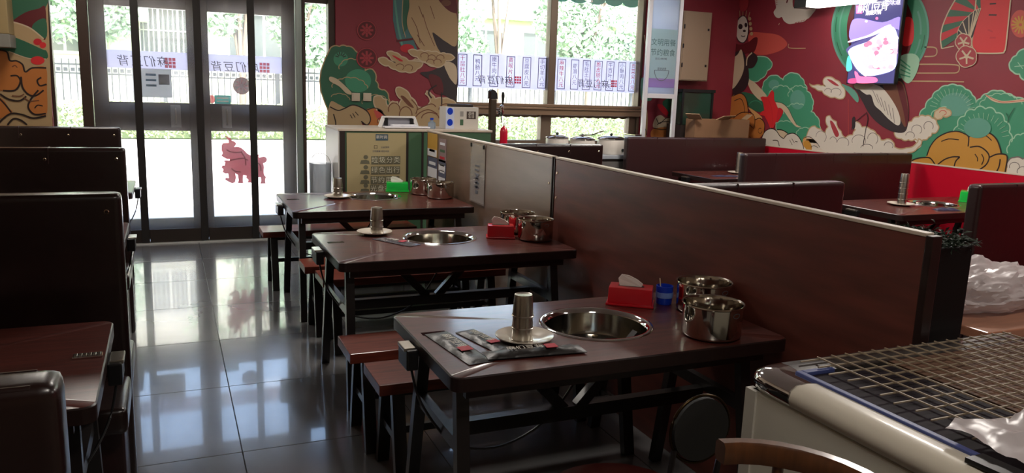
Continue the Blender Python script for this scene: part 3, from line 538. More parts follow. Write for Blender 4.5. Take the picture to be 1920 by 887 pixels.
# ---------------------------------------------------------------- hotpot tables
def slab_hole(bm, L, d, z0, z1, r, hc, rh):
    outer = []
    for cx, cyy, a0 in ((L-r, d-r, 0), (r, d-r, 90), (r, r, 180), (L-r, r, 270)):
        for k in range(7): a = math.radians(a0+15*k); outer.append((cx+r*math.cos(a), cyy+r*math.sin(a)))
    dense = []
    for i, p in enumerate(outer):
        q = outer[(i+1) % len(outer)]; n = max(1, int(math.hypot(q[0]-p[0], q[1]-p[1])/.05))
        dense += [(p[0]+(q[0]-p[0])*t/n, p[1]+(q[1]-p[1])*t/n) for t in range(n)]
    n = len(dense)
    ang = [math.atan2(p[1]-hc[1], p[0]-hc[0]) for p in dense]
    def ring(pts, z): return [bm.verts.new((p[0], p[1], z)) for p in pts]
    cx, cyy = L/2, d/2
    ins = [(p[0]+(.004 if p[0] < cx else -.004), p[1]+(.004 if p[1] < cyy else -.004)) for p in dense]
    hol = [(hc[0]+rh*math.cos(a), hc[1]+rh*math.sin(a)) for a in ang]
    rows = [ring(hol, z0), ring(hol, z1), ring(ins, z1), ring(dense, z1-.004), ring(dense, z0), ring(hol, z0)]
    for k, (a, c) in enumerate(zip(rows, rows[1:])):
        for i in range(n):
            j = (i+1) % n; f = bm.faces.new((a[i], a[j], c[j], c[i])); f.material_index = 1 if k in (2, 3) else 0
def table(name, label, loc, L, d, hc, flip=False, group='hotpot tables in the dining room', rear=.04, slot=True):
    t = thing(name, label, 'table', loc, group=group)
    X = (lambda x: L-x) if flip else (lambda x: x)
    b = B(); slab_hole(b, L, d, .705, .75, .035, (X(hc[0]), hc[1]), .196); obj('tabletop', b, [wood, wood_edge], t, smooth=40)
    hx, hy = X(hc[0]), hc[1]
    b = B(); lathe(b, [(.180, .738), (.186, .750), (.192, .7545), (.203, .7545), (.207, .7505)], 56, (hx, hy)); obj('burner_rim', b, chrome, t, 'polished steel burner rim', 50)
    b = B(); lathe(b, [(.187, .748), (.186, .68), (.178, .655), (.06, .648), (0, .648)], 48, (hx, hy)); bowl = obj('burner_bowl', b, mat('dark_steel', (176, 172, 162), .12, metal=1), t, 'sunken steel burner bowl', 50)
    b = B(); lathe(b, [(0, .660), (.155, .660), (.16, .656), (.16, .65)], 32, (hx, hy)); obj('burner_plate', b, mat('burner_black', (24, 24, 26), .12, coat=.4), bowl, 'black burner plate')
    b = B()
    for k in range(6): lathe(b, [(0, 0), (.012, 0), (.012, .006), (0, .006)], 8, (hx+.12*math.cos(k*pi/3), hy+.12*math.sin(k*pi/3)));
    for v in b.verts: v.co.z += .6605
    obj('burner_stud', b, stud_m, bowl)
    for y in (.07, d-.07): obj('apron', box(B(), .06, L-.06, y-.012, y+.012, .66, .705), wood_edge, t)
    for x in (.075, L-.085):
        lean = .012 if x < L/2 else -.012
        for y0, y1 in ((.15, .045), (d-.14-rear*.8, d-rear)):
            obj('leg', bar(B(), (X(x), y0, .705), (X(x-lean), y1, 0), .036, .042, up=(1, 0, 0)), black_metal, t)
        obj('side_stretcher', bar(B(), (X(x), .10, .47), (X(x), d-.105, .47), .03, .045), black_metal, t)
    obj('long_stretcher', bar(B(), (X(.09), d/2, .435), (X(L-.1), d/2, .435), .04, .05), black_metal, t)
    for s in (-1, 1): obj('brace', bar(B(), (X(L*.46+s*.03), d/2, .45), (X(L*.46+s*.27), d/2, .70), .04, .032, up=(0, 1, 0)), black_metal, t)
    hs = B(); lathe(hs, [(.0, .60), (.12, .60), (.192, .63), (.2, .70)], 32, (hx, hy)); obj('burner_housing', hs, black_plastic, t, smooth=50)
    # power socket on the aisle end, its cord and the touch slot
    sx = X(-.022); s_ = -1 if not flip else 1
    b = box(B(), min(X(-.04), X(.0)), max(X(-.04), X(.0)), d*.50, d*.66, .655, .725, bev=.006); sb = obj('power_socket', b, black_plastic, t)
    obj('socket_cover', box(B(), min(X(-.046), X(-.006)), max(X(-.046), X(-.006)), d*.52, d*.64, .718, .73, bev=.003), steel_soft, sb, 'metal socket cover')
    b = B(); tube(b, curve_pts([(sx, d*.52, .66), (X(.0), d*.49, .56), (X(.05), d*.42, .47), (X(.12), d*.40, .40), (X(.3), d*.45, .36), (X(.5), d*.52, .42), (X(.62), d*.5, .60)], False, 5), .0045, 6); obj('cord', b, black_plastic, t)
    if slot: obj('touch_slot', box(B(), min(X(.035), X(.12)), max(X(.035), X(.12)), d*.60, d*.645, .7495, .7508), mat('touch_black', (20, 20, 24), .08), t, 'black touch panel')
    return t
TABS = [('nearest hotpot table carrying three black chopstick packets', (.727, 2.035, 0), 1.245, .69, (.672, .365)),
        ('middle hotpot table with a red tissue box and the silver packet', (.712, 3.60, 0), 1.26, .80, (.655, .505)),
        ('farthest hotpot table, with the green tissue box, near the entrance doors', (.722, 5.14, 0), 1.25, .90, (.67, .62))]
for lb, loc, L, d, hc in TABS: table('hotpot_table', lb, loc, L, d, hc)
lt = table('hotpot_table', 'dark wood booth table at the left edge between two leather booths', (-1.42, 2.14, 0), 1.225, .79, (.62, .39), flip=True, slot=False, rear=.15)
b = B(); box(b, 1.135, 1.215, .395, .43, .7495, .757, bev=.002, seg=1); sp = obj('switch_plate', b, chrome, lt, 'silver switch plate')
b = B()
for k in range(6): box(b, 1.139+k*.0125, 1.148+k*.0125, .400, .425, .757, .7595, bev=.001, seg=1)
obj('switch_button', b, steel_soft, sp)
table('hotpot_table', 'left booth table between the second and third booth backs, only its socket showing', (-1.42, 4.17, 0), 1.20, .79, (.62, .39), flip=True, slot=False, rear=.15)
table('hotpot_table', 'left booth table before the farthest left booth back, only its socket showing', (-1.42, 6.20, 0), 1.175, .79, (.62, .39), flip=True, slot=False, rear=.15)
table('hotpot_table', 'hotpot table right of the partition with a green tissue box by the red wall', (4.96, 4.14, 0), 1.54, .76, (.86, .43), slot=False)
table('hotpot_table', 'hotpot table right of the partition, deeper in and half hidden by booth backs', (4.99, 6.42, 0), 1.51, .72, (1.05, .42), slot=False)

# ---------------------------------------------------------------- benches
def bench(label, loc, L, w, col=None):
    t = thing('bench', label, 'bench', loc, group='wooden benches between the hotpot tables')
    obj('seat', box(B(), 0, L, 0, w, .405, .45, bev=.004), [bench_wood], t)
    obj('rail', box(B(), .08, L-.08, w/2-.02, w/2+.02, .36, .405), black_metal, t)
    for x in (.085, L-.085):
        for y0, y1 in ((.06, -.02), (w-.06, w+.02)):
            obj('leg', bar(B(), (x, y0, .405), (x, y1, 0), .034, .05, up=(1, 0, 0)), black_metal, t)
        obj('end_stretcher', bar(B(), (x, .02, .2), (x, w-.02, .2), .022, .03), black_metal, t)
    obj('long_stretcher', bar(B(), (.085, w/2, .2), (L-.085, w/2, .2), .025, .03), black_metal, t)
    return t
bench('wooden bench close behind the nearest hotpot table', (.70, 2.795, 0), 1.2, .27)
bench('wooden bench along the near side of the middle hotpot table', (.67, 3.18, 0), 1.2, .27)
bench('wooden bench close behind the middle hotpot table', (.79, 4.49, 0), 1.15, .27)
bench('wooden bench along the near side of the farthest hotpot table', (.745, 4.855, 0), 1.15, .25)
bench('wooden bench behind the farthest hotpot table, nearest the entrance', (.63, 6.085, 0), 1.2, .29)

# ---------------------------------------------------------------- leather booths
def booth(name, label, x0, x1, y, zt, group, seat=True, studs=True, th=.09, seat_side=-1, leather=leather):
    t = thing(name, label, 'booth seat', ((x0+x1)/2, y, 0), group=group); h = (x1-x0)/2
    b = B(); box(b, -h, h, 0, th, .0, zt, bev=.026, seg=4)
    back = obj('backrest', b, leather, t, smooth=40)
    n = max(2, int((x1-x0)/.32))
    for yy in (.012, th-.012):
        b = B(); tube(b, [(-h+.035, yy, zt-.005), (h-.035, yy, zt-.005)], .0055, 6)
        obj('piping', b, leather, back, smooth=60)
    for k in range(1, n): obj('seam', box(B(), -h+2*h*k/n-.003, -h+2*h*k/n+.003, -.001, th+.001, zt-.09, zt+.0015, bev=.001, seg=1), leather_dark, back)
    if studs:
        for k in range(n+1):
            x = -h+.05+(2*h-.1)*k/n; b = B(); lathe(b, [(0, -.006), (.006, -.004), (.009, 0), (.006, .003)], 10)
            bmesh.ops.transform(b, matrix=Matrix.Translation((x, -.001, zt-.065)) @ Matrix.Rotation(pi/2, 4, 'X'), verts=b.verts[:]); bmesh.ops.reverse_faces(b, faces=b.faces[:])
            obj('stud', b, stud_m, t)
    for s in ((-1, 1) if seat else ()):
        y0, y1 = (-.36, -.003) if s < 0 else (th+.003, th+.36)
        obj('seat_base', box(B(), -h+.02, h-.02, y0+(.14 if s < 0 else .0), y1-(.0 if s < 0 else .14), 0, .36, bev=.01), leather_dark, t)
        obj('seat_cushion', box(B(), -h, h, y0, y1, .362, .46, bev=.03, seg=4), leather, t, smooth=40)
    return t
GL = 'burgundy leather booths along the left side'; GR = 'burgundy leather booths right of the partition'
booth('booth', 'burgundy booth back nearest the camera, lower left corner', -1.44, -.155, 1.205, 1.15, GL, studs=False)
booth('booth', 'burgundy booth back with a row of studs behind the left table', -1.44, -.165, 3.20, 1.15, GL)
booth('booth', 'burgundy booth back second behind the left table', -1.44, -.232, 5.23, 1.15, GL)
booth('booth', 'burgundy booth back farthest on the left, before the side window', -1.44, -.35, 7.30, 1.15, GL, seat=False)
booth('booth', 'wide burgundy booth back under the wall screen', 4.47, 6.44, 5.33, 1.1, GR, studs=False, leather=leather_dark)
booth('booth', 'burgundy booth back in front of the white poster stand', 4.55, 6.44, 7.34, 1.1, GR, studs=False, leather=leather_dark, seat=False)
booth('booth', 'burgundy booth back cut by the right edge of the photo', 4.47, 6.44, 3.20, 1.1, GR, studs=False, leather=leather_dark)
booth('booth', 'burgundy booth back close behind the partition, with a glossy top seam', 2.09, 3.68, 3.48, 1.1, GR, studs=False, leather=leather_dark)
booth('booth', 'studded burgundy booth back before the soup pot counter', 2.64, 3.66, 6.31, 1.1, GR, seat=False)

# ---------------------------------------------------------------- tableware
def cup_bm(z):
    b = B(); lathe(b, [(0, z+.072), (.026, z+.072), (.0295, z+.0735), (.0305, z+.070), (.0355, z+.004), (.0375, z+.002), (.0375, z), (.0345, z), (.0285, z+.068), (0, z+.069)], 28); return b
cup_me = bpy.data.meshes.new('steel_cup'); _b = cup_bm(0); bmesh.ops.recalc_face_normals(_b, faces=_b.faces); _b.to_mesh(cup_me); _b.free(); cup_me.materials.append(steel_soft); cup_me.shade_smooth(); cup_me.set_sharp_from_angle(angle=.7)
def cups(x, y, z, n, where, step=.034):
    nm = {1: ['only'], 3: ['bottom', 'middle', 'top'], 4: ['bottom', 'second', 'third', 'top'], 5: ['bottom', 'second', 'third', 'fourth', 'top']}[n]
    for k in range(n):
        o = bpy.data.objects.new('steel_cup', cup_me); C.objects.link(o); o.location = (x, y, z+k*step)
        tag(o, nm[k]+' steel cup of the stack '+where, 'cup', 'stacked steel cups')
def saucer(x, y, z, where, r=.098):
    b = B(); lathe(b, [(0, .004), (.05, .004), (.058, .006), (r-.008, .017), (r, .0185), (r, .0155), (.062, .001), (.055, 0), (0, 0)], 40)
    o = obj('saucer', b, porcelain, smooth=40); o.location = (x, y, z); tag(o, 'cream saucer under steel cups '+where, 'saucer', 'saucers on the hotpot tables')
def tissue(x, y, z, rz, m, label, w=.18, d=.10, h=.072):
    t = thing('tissue_box', label, 'tissue box', (x, y, z), rz, 'tissue boxes on the hotpot tables')
    b = B(); vs = []
    box(b, -w/2, w/2, -d/2, d/2, .008, h, bev=.006)
    for v in b.verts:
        k = (v.co.z-.008)/(h-.008); v.co.x *= 1-.02*k; v.co.y *= 1-.04*k
    obj('body', b, m, t, smooth=40)
    obj('base_lip', box(B(), -w/2-.006, w/2+.006, -d/2-.006, d/2+.006, 0, .009, bev=.003), m, t)
    obj('slot', box(B(), -.05, .05, -.013, .013, h-.001, h+.001), black_plastic, t)
    b = B(); pr = [(-.045, 0), (-.052, .028), (-.04, .045), (-.01, .042), (.022, .026), (.045, .010), (.04, 0)]
    n = len(pr)
    for s in (-1, 1):
        vs = [b.verts.new((px, s*(.010-.006*pz/.045)+.004*math.sin(px*60), h+pz)) for px, pz in pr]
        b.faces.new(vs)
    bmesh.ops.bridge_loops(b, edges=b.edges[:])
    obj('tissue', b, tissue_m, t, 'folded white tissue')
    return t
def pot(x, y, z, label, r=.103, h=.118, mark=True):
    t = thing('steel_pot', label, 'pot', (x, y, z), group='steel pots against the partition')
    b = B(); lathe(b, [(0, .002), (r-.012, .002), (r-.004, .006), (r, .014), (r, h-.006), (r+.005, h-.002), (r+.004, h+.002), (r-.001, h), (r-.003, h-.006), (r-.003, .016), (r-.014, .006), (0, .006)], 48)
    obj('body', b, steel, t, smooth=40)
    b = B()
    for i in range(20):
        a = 2*pi*i/20; bar(b, (.016*math.cos(a), .008*math.sin(a), 0), (.016*math.cos(a+.33), .008*math.sin(a+.33), 0), .002, .002)
    for v in b.verts:
        a = -1.35+v.co.x/r; v.co = Vector(((r+.0006+v.co.z*.3)*math.cos(a), (r+.0006)*math.sin(a), h*.80+v.co.y))
    obj('stamp_ring', b, grey_ink, t, 'oval stamp')
    return t
TZ = .7505
saucer(1.072, 2.307, TZ, 'on the nearest hotpot table'); cups(1.060, 2.300, TZ+.0045, 3, 'on the nearest hotpot table', .041)
saucer(1.042, 4.285, TZ, 'on the middle hotpot table'); cups(1.055, 4.285, TZ+.0045, 3, 'on the middle hotpot table', .036)
saucer(1.12, 5.73, TZ, 'on the farthest hotpot table'); cups(1.12, 5.72, TZ+.0045, 3, 'on the farthest hotpot table', .034)
saucer(5.44, 4.56, TZ, 'on the right hotpot table by the red wall', .105); cups(5.435, 4.55, TZ+.0045, 5, 'on the right hotpot table by the red wall', .045)
saucer(5.66, 6.86, TZ, 'on the half hidden right hotpot table', .105); cups(5.655, 6.84, TZ+.0045, 5, 'on the half hidden right hotpot table', .038)
tissue(1.668, 2.60, TZ, -.63, red_plastic, 'red tissue box on the nearest hotpot table beside the blue cup', w=.175)
tissue(1.70, 4.03, TZ, -.35, red_plastic, 'smaller red tissue box on the middle hotpot table', .15, .09)
tissue(1.645, 6.02, TZ, -.25, green_plastic, 'green tissue box on the farthest hotpot table before the poster', .17, .10)
tissue(6.30, 4.62, TZ, .6, green_plastic, 'green tissue box peeking past the right booth back', .17, .12, .09)
pot(1.722, 2.155, TZ, 'front steel pot on the nearest hotpot table'); pot(1.887, 2.425, TZ, 'rear steel pot on the nearest hotpot table')
pot(1.865, 3.92, TZ, 'front steel pot on the middle hotpot table', .098); pot(1.862, 4.17, TZ, 'rear steel pot on the middle hotpot table', .098)
pot(1.862, 5.60, TZ, 'front steel pot on the farthest hotpot table', .10); pot(1.80, 5.83, TZ, 'rear steel pot on the farthest hotpot table', .10)
t = thing('toothpick_cup', 'small blue toothpick cup beside the red tissue box', 'cup', (1.80, 2.56, TZ))
b = B(); lathe(b, [(0, 0), (.029, 0), (.031, .004), (.034, .06), (.034, .074), (.031, .075), (.030, .06), (.028, .006), (0, .006)], 24); obj('body', b, blue_plastic, t, smooth=40)
b = B(); lathe(b, [(.0345, .028), (.0348, .03), (.0348, .048), (.0345, .05)], 24); obj('print_band', b, mat('pale_print', (120, 150, 220), .5), t, 'paler printed band')
b = B(); tube(b, [(-.01, 0, .01), (-.024, .004, .105)], .0022, 6); obj('toothpick', b, mat('toothpick', (220, 205, 170), .7), t)
# chopstick packets
pk_m = mat('packet_black', (34, 31, 30), .38, bump=.3, bscale=30)
def packet(loc, rz, L, w, label, txt, m=pk_m, th=.011, group='chopstick packets on the nearest table'):
    t = thing('chopstick_packet', label, 'packet', loc, rz, group); b = B(); nx, ny = 18, 6; g = {}
    for s in (0, 1):
        for i in range(nx+1):
            for j in range(ny+1):
                u, v = i/nx, j/ny; x = (u-.5)*L; y = (v-.5)*w
                e = min(1, min(u, 1-u)/.12)*math.sin(pi*v)**.6 if 0 < v < 1 else 0
                z = .001+(th*e*(.75+.25*math.sin(u*19+v*3)) if s else 0)+.0015*s
                g[s, i, j] = b.verts.new((x, y, z))
    for s in (0, 1):
        for i in range(nx):
            for j in range(ny): b.faces.new([g[s, i, j], g[s, i+1, j], g[s, i+1, j+1], g[s, i, j+1]])
    for i in range(nx):
        for j in (0, ny): b.faces.new([g[0, i, j], g[0, i+1, j], g[1, i+1, j], g[1, i, j]])
    for j in range(ny):
        for i in (0, nx): b.faces.new([g[0, i, j], g[0, i, j+1], g[1, i, j+1], g[1, i, j]])
    obj('sleeve', b, m, t, smooth=60)
    if txt:
        lettering(txt, w*.42, white_ink, t, Matrix.Translation((-L*.10, 0, th+.0045)), ext=.0002)
        r = B(); box(r, L*.10, L*.22, -w*.25, w*.25, th+.0035, th+.0045); obj('red_print', r, red_ink, t, 'red printed block')
    return t
packet((.83, 2.295, TZ), -1.45, .33, .085, 'black chopstick packet lying along the aisle edge of the nearest table', '麻们豆背')
packet((.94, 2.325, TZ), -1.35, .26, .075, 'black chopstick packet half under the saucer', '麻们豆背')
packet((1.045, 2.165, TZ+.004), -.09, .33, .075, 'black chopstick packet lying crosswise before the saucer', '麻们豆背', th=.016)
packet((1.10, 4.03, TZ), -1.05, .28, .085, 'silver and black napkin packet on the middle table', '豆香', mat('packet_silver', (120, 118, 124), .25, metal=.5, bump=.4, bscale=30), .008, 'packets on the other tables')
packet((5.32, 6.62, TZ), -.2, .32, .09, 'dark packet on the half hidden right hotpot table', '', mat('packet_blue', (60, 60, 84), .3), .012, 'packets on the other tables')
packet((5.60, 4.27, TZ), -.3, .2, .08, 'dark blue packet between saucer and burner on the right table', '', mat('packet_blue', (60, 60, 84), .3), .02, 'packets on the other tables')
# ---------------------------------------------------------------- cashier cabinet with poster
green_board = mat('green_board', (70, 104, 76), .5); dark_trim = mat('dark_trim', (44, 34, 30), .5)
t = thing('cabinet', 'pale green cabinet with a garbage sorting poster at the far end of the partition', 'cabinet', (1.28, 6.45, 0))
obj('body', box(B(), 0, 1.32, 0, .55, 0, 1.19), green_board, t)
obj('side_panel', box(B(), -.012, -.001, -.002, .55, 0, 1.19), white_plastic, t, 'white side panel')
obj('top_board', box(B(), -.012, 1.33, -.01, .56, 1.191, 1.21, bev=.003), cream_edge, t)
for a, c in ((.0, .045), (.555, .575), (.69, .708)): obj('trim_strip', box(B(), a, c, -.008, -.001, 0, 1.19), dark_trim, t)
ps = tag(obj('poster', box(B(), 1.335, 1.832, 6.434, 6.440, .62, 1.178), mat('poster_paper', (176, 160, 118), .6)), 'tan poster about sorting garbage on the cabinet front', 'poster')
ps.location = (0, 0, 0)
py_ = 6.4335
def poster_text(body, px, py, size, m, par=ps, y=py_, **k):
    q = at(px, py, y=y); return lettering(body, size, m, par, facing(q, *FRONT), **k)
q = at(716, 257.5, y=py_); obj('blue_tab', box(B(), q.x-.052, q.x+.052, py_-.001, py_+.0005, q.z-.026, q.z+.026), mat('poster_blue', (62, 84, 98), .6), ps, 'blue name tab')
poster_text('新时尚', 716, 257.5, .032, white_ink, y=py_-.0015)
poster_text('口', 704.5, 276, .035, ink); poster_text('公益宣传', 722, 276.5, .018, grey_ink); poster_text('文明健康 绿色环保', 714, 284, .017, grey_ink)
pg = mat('poster_glyph', (104, 100, 80), .6); pw = mat('poster_glyph_light', (210, 206, 180), .6)
for k, (line, py, px) in enumerate((('垃圾分类', 300.5, 723.5), ('绿色出行', 319.5, 723), ('节约用水', 338, 722), ('光盘行动', 354, 721))):
    q = at(px, py, y=py_)
    for i in range(4):
        x = q.x+(i-1.5)*.062
        b = B(); box(b, x-.030, x+.030, py_-.0008, py_+.0002, q.z-.034, q.z+.034)
        obj('glyph_tile', b, pg, ps)
        lettering(line[i], .056, pw, ps, facing((x, py_-.0012, q.z), *FRONT))
    ic = at(684, py+1, y=py_)
    b = B(); prism(b, [(ic.x-.04, ic.z-.025), (ic.x+.04, ic.z-.025), (ic.x+.035, ic.z), (ic.x+.01, ic.z+.008), (ic.x-.03, ic.z+.004)], 'y', py_-.0008, py_)
    prism(b, [(ic.x+.008+.02*math.cos(a*pi/5), ic.z+.03+.018*math.sin(a*pi/5)) for a in range(10)], 'y', py_-.0008, py_); obj('icon_print', b, pg, ps)
# notices on the partition's far end
def sheet(name, label, cat, px0, py0, px1, py1, m, x=PX-.003):
    q0, q1 = at(px0, py1, x=x), at(px1, py0, x=x)
    zt = min(q1.z, PZ-.016); b = box(B(), x-.002, x+.001, min(q0.y, q1.y), max(q0.y, q1.y), q0.z, zt); o = obj(name, b, m); tag(o, label, cat); return o, min(q0.y, q1.y), max(q0.y, q1.y), q0.z, zt
o, y0, y1, z0, z1 = sheet('notice_card', 'yellow notice card at the far end of the partition', 'notice', 802, 252, 820, 291, mat('notice_yellow', (206, 160, 70), .5))
obj('white_foot', box(B(), PX-.0062, PX-.005, y0+.003, y1-.003, z0+.003, z0+(z1-z0)*.32), paper_white, o, 'white lower third')
obj('print_line', box(B(), PX-.0062, PX-.005, y0+.05, y1-.05, z0+.04, z0+.06), grey_ink, o)
o, y0, y1, z0, z1 = sheet('notice_card', 'mauve menu card beside the yellow notice on the partition', 'notice', 823, 262, 837, 302, mat('notice_mauve', (150, 128, 128), .5))
for k in range(5): obj('print_line', box(B(), PX-.0062, PX-.005, y0+.03, y1-.03, z1-.05-k*.055, z1-.03-k*.055), [paper_white, green_board, red_ink, grey_ink, paper_white][k], o)
o, y0, y1, z0, z1 = sheet('notice_card', 'blue and white card low on the partition under the yellow notice', 'notice', 802, 298, 820, 330, mat('notice_slate', (92, 96, 120), .5))
obj('white_block', box(B(), PX-.0062, PX-.005, y0+.004, y1-.004, z0+.004, z0+(z1-z0)*.5), paper_white, o); obj('print_line', box(B(), PX-.0062, PX-.005, y0+.04, y1-.04, z1-.06, z1-.035), paper_white, o)
o, y0, y1, z0, z1 = sheet('notice_card', 'slate coloured card low on the partition under the mauve menu card', 'notice', 822, 302, 836, 330, mat('notice_slate', (0, 0, 0)))
for k in range(2): obj('white_block', box(B(), PX-.0062, PX-.005, y0+.01, y1-.01, z1-.09-k*.1, z1-.04-k*.1), paper_white, o)
o, y0, y1, z0, z1 = sheet('menu_sheet', 'white printed sheet hanging in a clear sleeve on the partition', 'menu sheet', 882, 275, 910, 374, paper_white)
sl = film('clear_sleeve', (230, 226, 214), .8, .3, .06); obj('sleeve', box(B(), PX-.0075, PX-.006, y0-.01, y1+.01, z0-.008, PZ-.02), sl, o, 'clear plastic sleeve')
for k in range(2): obj('hanger_pin', box(B(), PX-.016, PX-.0075, (y0 if k else y1-.02), (y0+.02 if k else y1), PZ-.05, PZ-.02, bev=.004), black_plastic, o)
for k in range(6): obj('print_line', box(B(), PX-.0092, PX-.0078, y0+.09, y1-.09, z1-.15-k*.03, z1-.14-k*.03), grey_ink, o)
for k in range(4): obj('print_block', box(B(), PX-.0092, PX-.0078, y0+.11, y1-.11, z0+.06+k*.035, z0+.085+k*.035), grey_ink, o)

# things on the cabinet
t = thing('carton', 'white carton with blue bottle pictures on the green cabinet', 'carton', (2.34, 6.62, 1.2105))
obj('body', box(B(), -.13, .17, -.09, .09, 0, .19, bev=.003), mat('carton_white', (206, 200, 190), .6), t)
obj('printed_panel', box(B(), -.131, -.055, -.0915, -.0895, .004, .186), mat('carton_pale', (196, 204, 226), .6), t, 'pale blue side strip')
for z in (.125, .03): obj('bottle_print', prism(B(), [(-.093+.026*math.cos(a*pi/8), z+.028+.030*math.sin(a*pi/8)) for a in range(16)], 'y', -.0925, -.0916), blue_plastic, t)
obj('dark_label', box(B(), .06, .145, -.0912, -.0902, .09, .155), mat('carton_brown', (66, 52, 46), .6), t, 'dark brown label')
lettering('品味\n生活', .028, white_ink, t, facing((.102, -.0915, .122), *FRONT)); obj('green_label', box(B(), .0, .03, -.0912, -.0902, .035, .085), green_board, t, 'small green label')
obj('grey_label', box(B(), .0, .03, -.0912, -.0902, .11, .155), mat('carton_grey', (150, 146, 140), .6), t)
obj('flap', box(B(), -.07, .13, -.06, .06, .191, .215, bev=.003), dark_trim, t, 'dark folded lid')
t = thing('bottle', 'small clear bottle with blue cap beside the white carton', 'bottle', (2.10, 6.58, 1.2105))
b = B(); lathe(b, [(0, 0), (.03, 0), (.033, .01), (.033, .05), (.012, .066), (.012, .075), (0, .075)], 20); obj('body', b, film('bottle_plastic', (190, 215, 235), .5, .5, .08), t, smooth=40)
b = B(); lathe(b, [(0, .0755), (.015, .0755), (.015, .092), (0, .092)], 16); obj('cap', b, blue_plastic, t)
t = thing('document_tray', 'white slanted document tray on the green cabinet', 'tray', (1.82, 6.6, 1.2155))
b = B(); prism(b, [(-.165, 0), (.165, 0), (.13, .085), (-.13, .085)], 'y', .04, .055); obj('back_plate', b, mat('tray_grey', (150, 150, 158), .5), t)
b = B(); bar(b, (-.165, .03, 0), (-.13, .03, .09), .03, .018, up=(0, 1, 0)); bar(b, (.165, .03, 0), (.13, .03, .09), .03, .018, up=(0, 1, 0)); box(b, -.14, .14, .015, .045, .082, .095); obj('frame', b, white_plastic, t)
b = B(); box(b, -.145, .25, -.075, .012, 0, .012, bev=.003); box(b, -.08, .14, -.06, 0, .013, .028, bev=.004); obj('papers', b, paper_white, t)
for x in (-.125, .1): obj('corner_clip', box(B(), x, x+.03, .02, .039, .012, .075), black_plastic, t)
# clear bucket on the floor by the cabinet's side
t = thing('bucket', 'clear plastic bucket with a handle beside the white cabinet side', 'bucket', (1.17, 6.72, 0))
b = B(); lathe(b, [(0, 0), (.075, 0), (.08, .01), (.092, .9), (.096, .905), (.09, .9), (.077, .012), (0, .012)], 24); obj('body', b, film('frosted_plastic', (215, 222, 226), .35, .5, .06), t, smooth=40)
b = B(); tube(b, arc3 if False else [(.09*math.cos(a*pi/8), 0, .88+.11*math.sin(a*pi/8)) for a in range(9)], .004, 6); obj('handle', b, white_plastic, t)

# ---------------------------------------------------------------- buffet counter under the window
cw = mat('counter_steel', (176, 182, 190), .3, metal=.3)
t = thing('counter', 'steel topped buffet counter under the shop window', 'counter', (2.72, 7.5, 0))
obj('top', box(B(), 0, 2.17, 0, .58, .85, .89, bev=.005), cw, t); obj('body', box(B(), 0.03, 2.14, .03, .56, 0, .85), dark_trim, t)
for k in range(4): obj('door', box(B(), .05+k*.525, .555+k*.525, .012, .029, .06, .82, bev=.004), mat('counter_door', (96, 92, 90), .5), t)
kw = mat('kettle_white', (214, 206, 196), .35, coat=.2)
def kettle(x, y, label, r, h, ladle=False):
    t = thing('soup_kettle', label, 'soup kettle', (x, y, .8905), group='soup kettles on the buffet counter')
    b = B(); lathe(b, [(0, 0), (r*.96, 0), (r, .01), (r, h-.02), (r*.97, h), (0, h)], 40); obj('body', b, kw, t, smooth=40)
    b = B(); lathe(b, [(r*1.02, h+.001), (r*1.04, h+.008), (r*1.0, h+.014), (r*.6, h+.034), (0, h+.04)], 40); lid = obj('lid', b, steel, t, smooth=40)
    b = B(); lathe(b, [(0, h+.04), (.012, h+.04), (.02, h+.058), (.0, h+.066)], 16); obj('knob', b, black_plastic, lid)
    b = B(); lathe(b, [(0, 0), (.018, 0), (.018, .012), (0, .014)], 14); bmesh.ops.transform(b, matrix=Matrix.Translation((r*.45, -r*.9, .05)) @ Matrix.Rotation(pi/2, 4, 'X'), verts=b.verts[:]); obj('dial', b, black_plastic, t)
    if ladle:
        b = B(); tube(b, [(-.05, -.02, h+.045), (.1, -.03, h+.055), (.24, -.04, h+.10)], .007, 8); obj('ladle', b, steel, t, 'steel ladle laid on the lid')
kettle(3.92, 7.78, 'left soup kettle on the buffet counter under the window', .125, .165)
kettle(4.20, 7.72, 'middle soup kettle with a ladle across its lid', .14, .155, True)
kettle(4.56, 7.71, 'right and largest soup kettle, beside the white poster stand', .155, .165)
t = thing('steel_box', 'tall pale steel container at the right end of the buffet counter', 'container', (4.83, 7.70, .8905))
obj('body', box(B(), -.04, .04, -.12, .12, 0, .21, bev=.008), cw, t); obj('lid', box(B(), -.044, .044, -.124, .124, .211, .225, bev=.004), steel, t)
t = thing('warming_tray', 'flat steel warming tray at the left of the buffet counter', 'tray', (3.35, 7.75, .8905))
b = B(); box(b, -.20, .42, -.15, .15, 0, .075, bev=.01); obj('body', b, cw, t); obj('lid', box(B(), .1, .41, -.14, .14, .076, .1, bev=.01), steel, t)
obj('cloth', box(B(), -.17, .08, -.16, .13, .076, .095, bev=.006), paper_white, t, 'folded white cloth')
